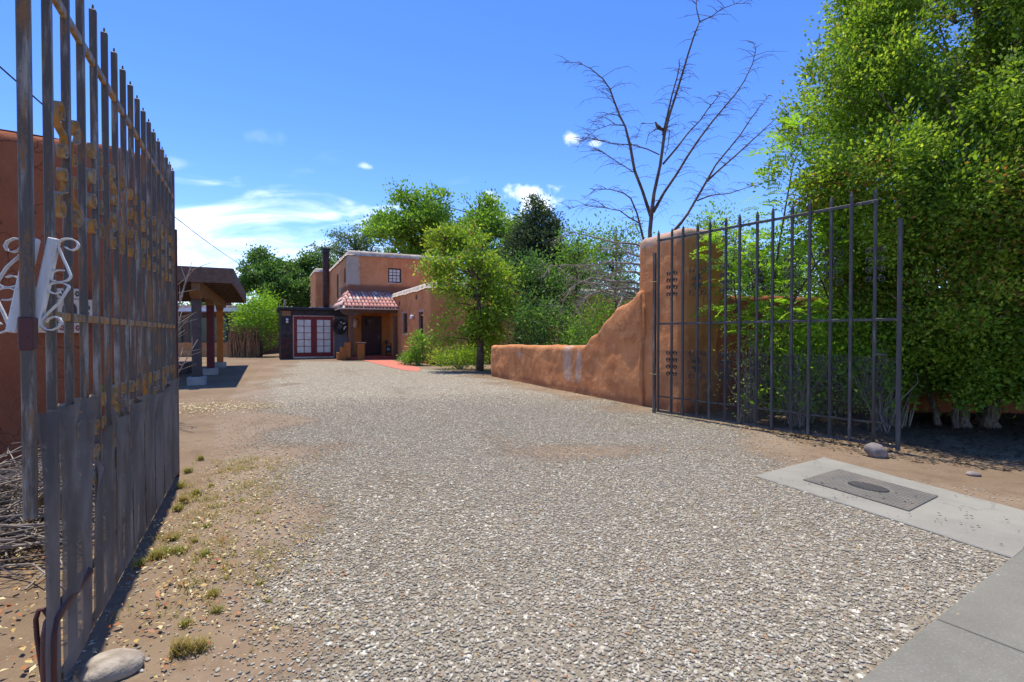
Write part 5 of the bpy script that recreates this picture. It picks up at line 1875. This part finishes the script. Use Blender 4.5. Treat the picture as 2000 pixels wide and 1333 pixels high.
# dead brushwood heaped behind the stepped wall
BR = at(1190, 640, 13.2); BR.z = 0
br = empty('dead_branches', BR); tag(br, 'grey dead branches leaning over the top of the low garden wall', 'dead branches')
mb = MB()
for lst in ([(1330, 390), (1270, 380), (1220, 360), (1180, 330), (1060, 345)], [(1330, 330), (1270, 310), (1150, 300), (1000, 265), (880, 235), (800, 265)],
            [(1330, 620), (1270, 590), (1150, 550), (1050, 510), (960, 445), (860, 440), (740, 445), (700, 520)], [(1330, 580), (1270, 545), (1120, 540), (1000, 520), (900, 560), (830, 650), (790, 790)],
            [(1330, 520), (1270, 480), (1180, 480), (1100, 500), (980, 470)], [(1330, 600), (1230, 580), (1100, 590), (990, 620), (900, 700)], [(1320, 640), (1200, 600), (1080, 560), (930, 540), (820, 480)],
            [(1300, 650), (1180, 640), (1060, 600), (960, 640), (930, 760)], [(1330, 440), (1240, 430), (1110, 420), (1000, 440), (900, 440)]):
    Y0 = random.uniform(12.2, 13.8)
    P_ = [at(840 + zx / 3.174, 380 + zy / 3.174, Y0 + i * random.uniform(-.12, .12)) - BR for i, (zx, zy) in enumerate(lst)]
    n = len(P_)
    mb.tube(P_, [.035 * (1 - .85 * i / (n - 1)) for i in range(n)], 6)
    for k in range(44):
        f = random.uniform(.05, 1) * (n - 1); i = min(int(f), n - 2); p = P_[i].lerp(P_[i + 1], f - i)
        d_ = Vector((random.uniform(-1, .4), random.uniform(-.7, .7), random.uniform(-.9, .5))).normalized() * random.uniform(.2, .75)
        q_ = p + d_ * .5 + Vector((random.uniform(-.05, .05), 0, random.uniform(0, .08)))
        mb.tube([p, q_, p + d_], [.007, .005, .002], 4, False)
        if k % 2: mb.tube([q_, q_ + Vector((random.uniform(-.2, .2), random.uniform(-.1, .1), random.uniform(-.2, .15)))], [.004, .002], 3, False)
# stems reaching the ground
for x in (-.2, .25, .6):
    mb.tube([Vector((x, .1, -.05)), Vector((x + .1, .1, .8)), Vector((x + .3, 0, 1.6)), Vector((x + .55, 0, 2.2))], [.06, .05, .04, .03], 7)
mb.build('branches', M['greywood'], br, True)

# courtyard trees and shrubs
tree('courtyard_tree', (-1.08, 16.8, 0), 'yellow green leafy tree with dark trunk at the end of the low wall',
     lobes([(0, 0, 2.4, 1.15, 1.1, 1.3), (-.5, -.2, 1.5, .9, .6, .8), (.7, .1, 1.5, .9, .6, .7), (-.2, 0, 4.3, .5, .5, .6), (-1.0, 0, 3.3, .6, .5, .5), (-.35, 0, 3.2, .95, .9, .9), (.55, .2, 2.2, 1.0, .9, 1.1), (.1, .1, 3.9, .7, .7, .8), (-.75, -.1, 2.6, .7, .7, .6), (.2, -.2, 1.4, .9, .7, .5), (.9, .1, 3.0, .7, .6, .6)], 64, .16, .46, .45),
     420, 30, .115, M['lf_front'], 3.4, .11, sig=.18, shell=.5, up=-.1, nlimb=60,
     tint_fn=lambda P, t_: np.where(R.uniform(0, 1, len(P)) < .05, R.uniform(0, .1, len(P)), t_))
tree('courtyard_tree', (.9, 18.0, 0), 'darker half bare tree shading the portal behind the low wall',
     [(0, 0, 2.6, 1.3, 1.2, 1.1), (-.5, 0, 3.4, 1.1, 1, .8), (.9, 0, 2.2, .8, .8, .9)], 330, 26, .105, M['lf_mid'], 3.2, .12, sig=.22, nlimb=90)
tree('juniper_tree', (1.3, 27.0, 0), 'dark blue green conical juniper behind the house wing',
     [(0, 0, 2.8, 2.1, 2.0, 1.6), (0, 0, 4.3, 2.0, 1.9, 1.5), (0, 0, 5.8, 1.6, 1.6, 1.4), (.1, 0, 7.2, 1.05, 1.0, 1.1), (.0, 0, 8.1, .5, .5, .6), (1.2, 0, 5.2, 1.0, 1, .9), (-.9, 0, 5.6, .9, .9, 1)],
     1000, 40, .18, M['lf_dark'], 7.0, .2, sig=.20, aspect=.4, shell=.35, outdir=.8)
for k, (px, Y, top, wd, lab) in enumerate(((1130, 17.5, 428, 1.0, 'airy pale green sapling nearest the dark conical juniper'), (1205, 16.5, 420, 1.0, 'airy pale green sapling rising over the heap of dead branches'),
                                           (1395, 15.5, 400, 1.2, 'thin pale green tree showing between dead tree and gate spears'))):
    b_ = at(px, 652, Y); zt = H + (652 - top) / F * Y
    tree('sapling', (b_.x, Y, 0), lab, [(0, 0, zt * .62, wd, .8, zt * .33), (.2, 0, zt * .82, wd * .6, .5, zt * .18), (-.3, 0, zt * .78, wd * .5, .5, zt * .2)], 200, 20, .095, M['lf_bright'], zt * .9, .06, sig=.22, nlimb=60,
         group='saplings behind the low wall')
shrub('garden_shrub', (at(1150, 650, 13.3).x, 13.3, 0), 'fresh green shrub rising behind the low wall below dead branches', [(0, 0, 1.1, .75, .5, .75), (.35, 0, 1.7, .5, .4, .55)], 150, 18, .075, M['lf_bright'], None, 30, sig=.16, zmin=.05)
shrub('garden_shrub', (at(1075, 650, 15.6).x, 15.6, 0), 'dark leafy shrub in the courtyard shade behind the low wall', [(0, 0, 1.2, 1.1, .6, 1.0), (-.6, .2, 1.7, .8, .6, .9), (.8, 0, 1.0, .7, .5, .8)], 260, 22, .095, M['lf_mid'], None, 40, sig=.18, zmin=.05)
for (x_, y_, zt_, lab) in ((4.6, 9.6, 2.9, 'bright leafy tree just over the dark red boundary wall near the pillar'), (6.4, 9.9, 3.3, 'bright leafy tree over the dark red boundary wall behind the juniper')):
    tree('garden_tree', (x_, y_, 0), lab, lobes([(0, 0, zt_ * .68, 1.3, .8, zt_ * .3), (.3, 0, zt_ * .85, .8, .7, zt_ * .2)], 34, .2, .42, .4), 230, 24, .075, M['lf_mid'], zt_ * .85, .07, sig=.14, nlimb=50)
shrub('garden_shrub', (gp(900, 722).x, 17.5, 0), 'low rounded green shrub at the foot of the yellow green tree', [(0, 0, .45, .95, .6, .42), (-.5, .1, .35, .5, .5, .35), (.6, 0, .5, .5, .5, .4)], 190, 20, .075, M['lf_front'], None, 30, sig=.14, zmin=.02, tint_fn=lambda P, t_: np.clip(t_ + .05, .14, 1))
shrub('garden_shrub', (gp(822, 717).x - .2, 19.6, 0), 'upright bright green shrub against the corner of the house', [(0, 0, .75, .38, .38, .6), (.05, 0, 1.15, .22, .25, .3), (-.25, 0, .3, .45, .4, .28)], 120, 22, .085, M['lf_bright'], None, 20, sig=.12, zmin=.02)
shrub('garden_shrub', (gp(802, 716).x - .25, 20.2, 0), 'small dull green shrub beside the red path', [(0, 0, .25, .4, .35, .25)], 50, 18, .08, M['lf_mid'], None, 10, sig=.10, zmin=.02)
shrub('bamboo_clump', (at(508, 652, 27.2).x, 27.2, 0), 'bright lime green bushy clump beside the charcoal shed', [(0, 0, 2.4, 1.2, 1.0, 1.0), (-.5, 0, 1.7, .9, .8, .9), (.6, 0, 1.5, .6, .7, 1.2), (.1, 0, 3.0, .8, .7, .5)],
      300, 24, .13, M['lf_locust'], None, 70, sig=.24, zmin=.3, aspect=.35)
rd = MB()
for k in range(240):
    x = random.uniform(-.85, .85); y = random.uniform(-.3, .3)
    l_ = random.uniform(1.1, 1.75)
    rd.tube([Vector((x, y, 0)), Vector((x * .95 + random.gauss(0, .05), y, l_ * .5)), Vector((x * .85 + random.gauss(0, .12), y + random.gauss(0, .05), l_))], [.02, .016, .008], 5, False)
tag(rd.build('reed_bundle', M['reed'], None, True, loc=(at(478, 652, 26.7).x, 26.7, 0)), 'tan bundle of dry standing reeds beside the lime green clump', 'reeds')

# trees beyond the house
def bigtree(px, Y, top, bot, half, label, mat, n_cl, per, size, seed):
    random.seed(seed)
    b_ = at(px, 652, Y); zt = H + (652 - top) / F * Y; zb_ = H + (652 - bot) / F * Y; hw = half / F * Y
    hh = (zt - zb_) / 2; zc = (zt + zb_) / 2
    ells = [(0, 0, zc - hh * .1, hw * .92, hw * .92, hh * .8), (random.uniform(-.4, .4) * hw, 0, zc + hh * .35, hw * .55, hw * .55, hh * .6),
            (random.uniform(-.5, .5) * hw, random.uniform(-.3, .3) * hw, zc, hw * .6, hw * .6, hh * .75)]
    ells = lobes(ells, 64, hw * .13, hw * .30, .45, .7)
    return tree('shade_tree', (b_.x, Y, 0), label, ells, n_cl, per, size, mat, zt * .85, .22, group='trees beyond the house', nlimb=80, sig=hw * .075, shell=.5)


bigtree(525, 44, 468, 640, 70, 'dense dark green tree above the end of the carport roof', M['lf_mid'], 560, 34, .25, 21)
bigtree(598, 47, 470, 640, 74, 'rounded green tree behind the rusty stove pipe', M['lf_mid'], 560, 34, .25, 22)
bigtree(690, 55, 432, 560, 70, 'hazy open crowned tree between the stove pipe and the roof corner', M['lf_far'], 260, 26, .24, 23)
bigtree(790, 40, 350, 570, 100, 'tall bright green tree behind the upper storey roof', M['lf_bright'], 620, 32, .25, 24)
bigtree(925, 42, 345, 590, 108, 'broad bright green tree overtopping the house behind the roof vent', M['lf_bright'], 620, 32, .25, 25)
bigtree(890, 30, 420, 600, 62, 'olive green tree close behind the roof corner', M['lf_front'], 300, 26, .17, 26)
bigtree(990, 48, 430, 640, 80, 'yellow green tree behind the dark conical juniper', M['lf_bright'], 340, 28, .26, 27)
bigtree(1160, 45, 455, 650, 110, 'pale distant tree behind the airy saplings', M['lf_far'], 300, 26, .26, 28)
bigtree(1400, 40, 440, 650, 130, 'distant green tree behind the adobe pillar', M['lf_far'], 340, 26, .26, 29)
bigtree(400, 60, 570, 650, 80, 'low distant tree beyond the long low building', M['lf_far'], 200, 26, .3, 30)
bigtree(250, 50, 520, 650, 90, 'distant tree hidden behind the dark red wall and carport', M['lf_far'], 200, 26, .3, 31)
random.seed(99)

# bare whitish sapling by the left gate hinge
bs = MB()
SB = Vector((-4.95, 7.2, 0))
for k in range(6):
    top_ = at(random.uniform(345, 400), random.uniform(500, 690), random.uniform(6.8, 7.5)) - SB
    base_ = Vector((random.uniform(-.25, .0), random.uniform(-.1, .1), -.03))
    m_ = base_.lerp(top_, .5) + Vector((-.12, 0, -.02))
    bs.tube([base_, m_, top_], [.011, .009, .004], 5)
    for j in range(6):
        p = m_.lerp(top_, random.random()); d_ = Vector((random.uniform(-.1, .3), random.uniform(-.2, .2), random.uniform(.05, .25)))
        bs.tube([p, p + d_ * .6, p + d_], [.006, .005, .002], 4, False)
tag(bs.build('bare_shrub', M['greywood'], None, True, loc=SB), 'bare whitish twigs of a leafless shrub before the carport', 'shrub')
# green sprigs growing through the left gate
for k, (px, py, Y, n, lab) in enumerate(((288, 725, 4.0, 16, 'small bright green sprig growing through the rusty gate'), (222, 735, 3.6, 7, 'tiny green sprig behind the rusty gate bars'))):
    t = empty('weed', gp(px - 20, 652 + H * F / (Y + .55))); tag(t, lab, 'weed')
    Q, tn = [], []
    tip = at(px, py, Y + .35) - t.location
    stem = [Vector((0, 0, 0)), Vector((tip.x * .3, tip.y * .3, tip.z * .5)), tip]
    MB().tube(stem, [.006, .005, .002], 5).build('stem', M['bark'], t, True)
    for j in range(n):
        p = stem[1].lerp(tip, random.uniform(.5, 1.05)) + Vector((random.gauss(0, .05), random.gauss(0, .04), random.gauss(0, .05)))
        pinnate(p, Vector((random.uniform(-1, 1), random.uniform(-1, 1), random.uniform(-.2, .8))), .09, 3, .035, Q, tn)
    link('leaves', quads_mesh('leaves', np.array([[list(v) for v in q_] for q_ in Q]), M['lf_locust'], np.array(tn)), t)

# pile of cut dry brush between the left wall and gate
bp_ = MB()
BP = Vector((-2.95, 3.05, 0))
for k in range(420):
    x, y = random.gauss(-.12, .33), random.gauss(.1, .36)
    hgt = .52 * math.exp(-(x * x + y * y) / .35) * random.uniform(0, 1)
    c = Vector((x, y, .03 + hgt))
    a = random.gauss(.3, .8)
    l_ = random.uniform(.12, .55)
    d_ = Vector((math.cos(a), math.sin(a), random.uniform(-.15, .35))).normalized() * l_
    p0, p2 = c - d_, c + d_
    p0.z = max(.012, p0.z); p2.z = max(.012, p2.z)
    if max((BP + e - LH).dot(Vector((-LD.y, LD.x, 0))) for e in (p0, p2)) > -.06: continue
    bp_.tube([p0, c + Vector((random.gauss(0, .03), random.gauss(0, .03), random.uniform(0, .05))), p2], [.006, .005, .0025], 4, False)
    if k % 2:
        for j in range(3):
            e_ = Vector((random.gauss(0, .06), random.gauss(0, .06), random.uniform(-.02, .09)))
            s0 = c.lerp(p2, random.random()); bp_.tube([s0, s0 + e_ * .5, s0 + e_], [.003, .0025, .0012], 3, False)
for k in range(16):
    a = random.gauss(.25, .3); c = Vector((random.uniform(-.3, .3), random.uniform(-.5, .1), random.uniform(.05, .2)))
    d_ = Vector((math.cos(a), math.sin(a), random.uniform(-.05, .1))) * random.uniform(.4, .7)
    if max((BP + e - LH).dot(Vector((-LD.y, LD.x, 0))) for e in (c - d_, c + d_)) > -.05: continue
    bp_.tube([c - d_, c + Vector((0, 0, .02)), c + d_], [.011, .010, .007], 5)
tag(bp_.build('brush_pile', M['greywood'], None, True, loc=BP), 'pile of cut dry twigs between the rusty gate and dark wall', 'brush pile')


# ------------------------------------------------------------------ ground litter and tufts
def litter(name, label, pts, size, mat, tint, cat='leaves', z=.022):
    n = len(pts)
    P = np.column_stack([pts, z + R.uniform(0, .008, n)])
    a = R.uniform(0, 6.28, n)
    d = np.column_stack([np.cos(a), np.sin(a), R.normal(0, .18, n)])
    s = np.column_stack([-np.sin(a), np.cos(a), R.normal(0, .18, n)])
    L_ = size * R.uniform(.5, 1.4, (n, 1)); W_ = L_ * R.uniform(.35, .6, (n, 1))
    Q = np.stack([P - d * L_ / 2, P + s * W_ / 2 + np.array([0, 0, .004]), P + d * L_ / 2, P - s * W_ / 2 + np.array([0, 0, .003])], 1)
    Q[:, :, 2] = np.maximum(Q[:, :, 2], z - .004)
    o = link(name, quads_mesh(name, Q, mat, tint)); tag(o, label, cat, kind='stuff')
    return o


def strip(n, a, b, sx):
    t_ = R.uniform(0, 1, n); p = np.outer(1 - t_, a) + np.outer(t_, b)
    return p + R.normal(size=(n, 2)) * sx


# along the rusty gate, and the yellow drift farther up
l1 = strip(1900, (-2.5, 4.9), (-1.25, 2.0), .30)
litter('leaf_litter', 'scattered yellow and brown leaves along the rusty gate', l1, .019, M['lf_litter'], R.beta(1.2, .9, len(l1)))
l2 = np.column_stack([R.normal(-5.15, .55, 900), R.normal(8.3, .36, 900)])
l2 = np.vstack([l2, np.column_stack([R.normal(-4.4, .35, 200), R.normal(8.5, .2, 200)])])
litter('leaf_litter', 'drift of bright yellow petals on the dirt near the carport', l2, .034, M['lf_litter'], R.uniform(.66, 1, len(l2)))
l3 = np.column_stack([R.uniform(-3.3, -1.45, 700), R.uniform(1.5, 3.3, 700)])
litter('leaf_litter', 'orange and pale leaves under the brush pile', l3, .03, M['lf_litter'], R.beta(.8, 1.0, len(l3)))
th = R.uniform(0, 6.28, 9000); rr_ = np.sqrt(R.uniform(0, 1, 9000)) * 2.6
l4 = np.column_stack([6.3 + rr_ * np.cos(th) * 1.2, 6.1 + rr_ * np.sin(th) * .75])
l4 = l4[(l4[:, 1] < 8.0) & ~((l4[:, 1] < 4.9) & (l4[:, 0] < 3.6))]
litter('needle_litter', 'dark fallen juniper needles and twigs under the huge juniper', l4, .05, M['lf_dark_litter'], R.beta(1.2, 1.6, len(l4)), z=.012)
l5 = strip(420, (2.5, 7.4), (3.9, 5.2), .22)
litter('leaf_litter', 'dry leaves caught below the grey gate', l5, .026, M['lf_litter'], R.beta(1.5, 1.0, len(l5)))
l6 = strip(300, (-.75, 14.1), (2.1, 8.2), .12)
litter('leaf_litter', 'dry leaves along the foot of the low garden wall', l6, .03, M['lf_litter'], R.beta(1.5, 1.0, len(l6)))
# dark crumbs on the pad
e1 = pc[3] - pc[0]; e2 = pc[1] - pc[0]
l7 = np.array([[*(pc[0] + e1 * random.uniform(.05, .95) + e2 * abs(random.gauss(0, .4)) * .9)[:2]] for _ in range(60)])
l7 = l7[poly_sd(l7, np.array([[*p[:2]] for p in pc])) > .03]
litter('needle_litter', 'dark crumbs scattered on the concrete pad', l7, .022, M['lf_dark_litter'], R.uniform(0, .3, len(l7)), z=.034)


def tuft_mesh(n, h_, spread, tint0):
    Q, T = [], []
    for k in range(n):
        a = random.uniform(0, 6.28); b = Vector((random.gauss(0, spread * .2), random.gauss(0, spread * .2), 0))
        hh = h_ * random.uniform(.5, 1.15); ln = random.uniform(.1, .7)
        d_ = Vector((math.cos(a) * ln, math.sin(a) * ln, 1)).normalized()
        s_ = Vector((-math.sin(a), math.cos(a), 0)) * .0028
        m_ = b + d_ * hh * .55; t_ = m_ + (d_ + Vector((math.cos(a), math.sin(a), -.25)) * .5).normalized() * hh * .5
        Q.append([b - s_, b + s_, m_ + s_ * .8, m_ - s_ * .8]); Q.append([m_ - s_ * .8, m_ + s_ * .8, t_ + s_ * .1, t_ - s_ * .1])
        v = min(1, max(0, random.gauss(tint0, .2))); T += [v, v]
    return quads_mesh('grass_tuft', np.array([[list(v) for v in q_] for q_ in Q]), M['grass'], np.array(T))


tufts = [tuft_mesh(170, .085, .09, .2), tuft_mesh(120, .06, .09, .55), tuft_mesh(90, .055, .12, .8)]
tpos = [(345, 1288, 0, 1.15), (382, 1283, 0, 1.0), (412, 1172, 1, 1.0), (420, 1205, 1, .9), (357, 1232, 1, .9), (395, 1092, 2, 1.1), (350, 1085, 2, 1.2), (325, 1085, 2, 1.1), (300, 1095, 1, 1.2),
        (335, 1060, 1, 1.0), (375, 1065, 1, .8), (400, 1035, 2, .8), (345, 1000, 1, 1.2), (380, 970, 1, 1.3), (350, 955, 1, 1.2), (410, 955, 1, .9), (500, 1010, 1, .7), (470, 985, 1, .7), (505, 1150, 2, .6),
        (610, 1095, 1, .45), (545, 1000, 1, .55), (365, 925, 1, 1.3), (390, 900, 1, 1.2), (355, 985, 0, 1.0), (268, 1110, 1, 1.0), (520, 1185, 1, .5)]
for k, (px, py, m_, s_) in enumerate(tpos):
    o = link('grass_tuft', tufts[m_], loc=gp(px, py) + Vector((0, 0, .006)), rot=(0, 0, random.uniform(0, 6)), scale=(s_ * .72,) * 3)
    tag(o, ['shaggy straw coloured grass tuft on dirt near the flat pale stone', 'small olive dry grass tuft growing on the dirt by the rusty gate', 'short greener grass tuft on dirt below the rusty gate'][m_],
        'grass', 'grass tufts along the rusty gate')

gc = strip(620, (-2.65, 5.0), (-1.35, 2.2), .24)
gc = gc[fbm2(gc, 2.2, 5.0) > -.05]
Q, T = [], []
for (x_, y_) in gc:
    if (Vector((x_, y_, 0)) - LH).dot(Vector((-LD.y, LD.x, 0))) < .05: continue
    for k in range(9):
        b = Vector((x_ + random.gauss(0, .022), y_ + random.gauss(0, .022), .004))
        a = random.uniform(0, 6.28); h_ = random.uniform(.012, .045)
        tip = b + Vector((math.cos(a) * h_ * .8, math.sin(a) * h_ * .8, h_)); s_ = Vector((-math.sin(a), math.cos(a), 0)) * .0022
        m_ = b.lerp(tip, .6) + Vector((0, 0, h_ * .12))
        Q.append([b - s_, b + s_, m_ + s_ * .7, m_ - s_ * .7]); Q.append([m_ - s_ * .7, m_ + s_ * .7, tip + s_ * .1, tip - s_ * .1])
        v = min(1, max(0, random.gauss(.42, .25))); T += [v, v]
tag(link('dry_grass', quads_mesh('dry_grass', np.array([[list(v) for v in q_] for q_ in Q]), M['grass'], np.array(T))),
    'thin short dry grass spread over the dirt along the rusty gate', 'grass', kind='stuff')

# ------------------------------------------------------------------ overhead wire
Pf = Vector((-22.0, 46.0, 5.3)); Pn = Vector((-4.0, -6.0, 7.2))
pts = []
A_ = at(485, 525, 34); B_ = at(0, 128, 9)
for k in range(41):
    t_ = -.45 + 2.0 * k / 40
    p = A_.lerp(B_, t_)
    p.z -= 1.25 * t_ * (1 - t_)
    pts.append(p)
me = MB().tube(pts, .016, 5).mesh('overhead_wire', M['cable'], True)
tag(link('overhead_wire', me), 'thin black overhead wire sagging across the sky to the trees', 'wire')
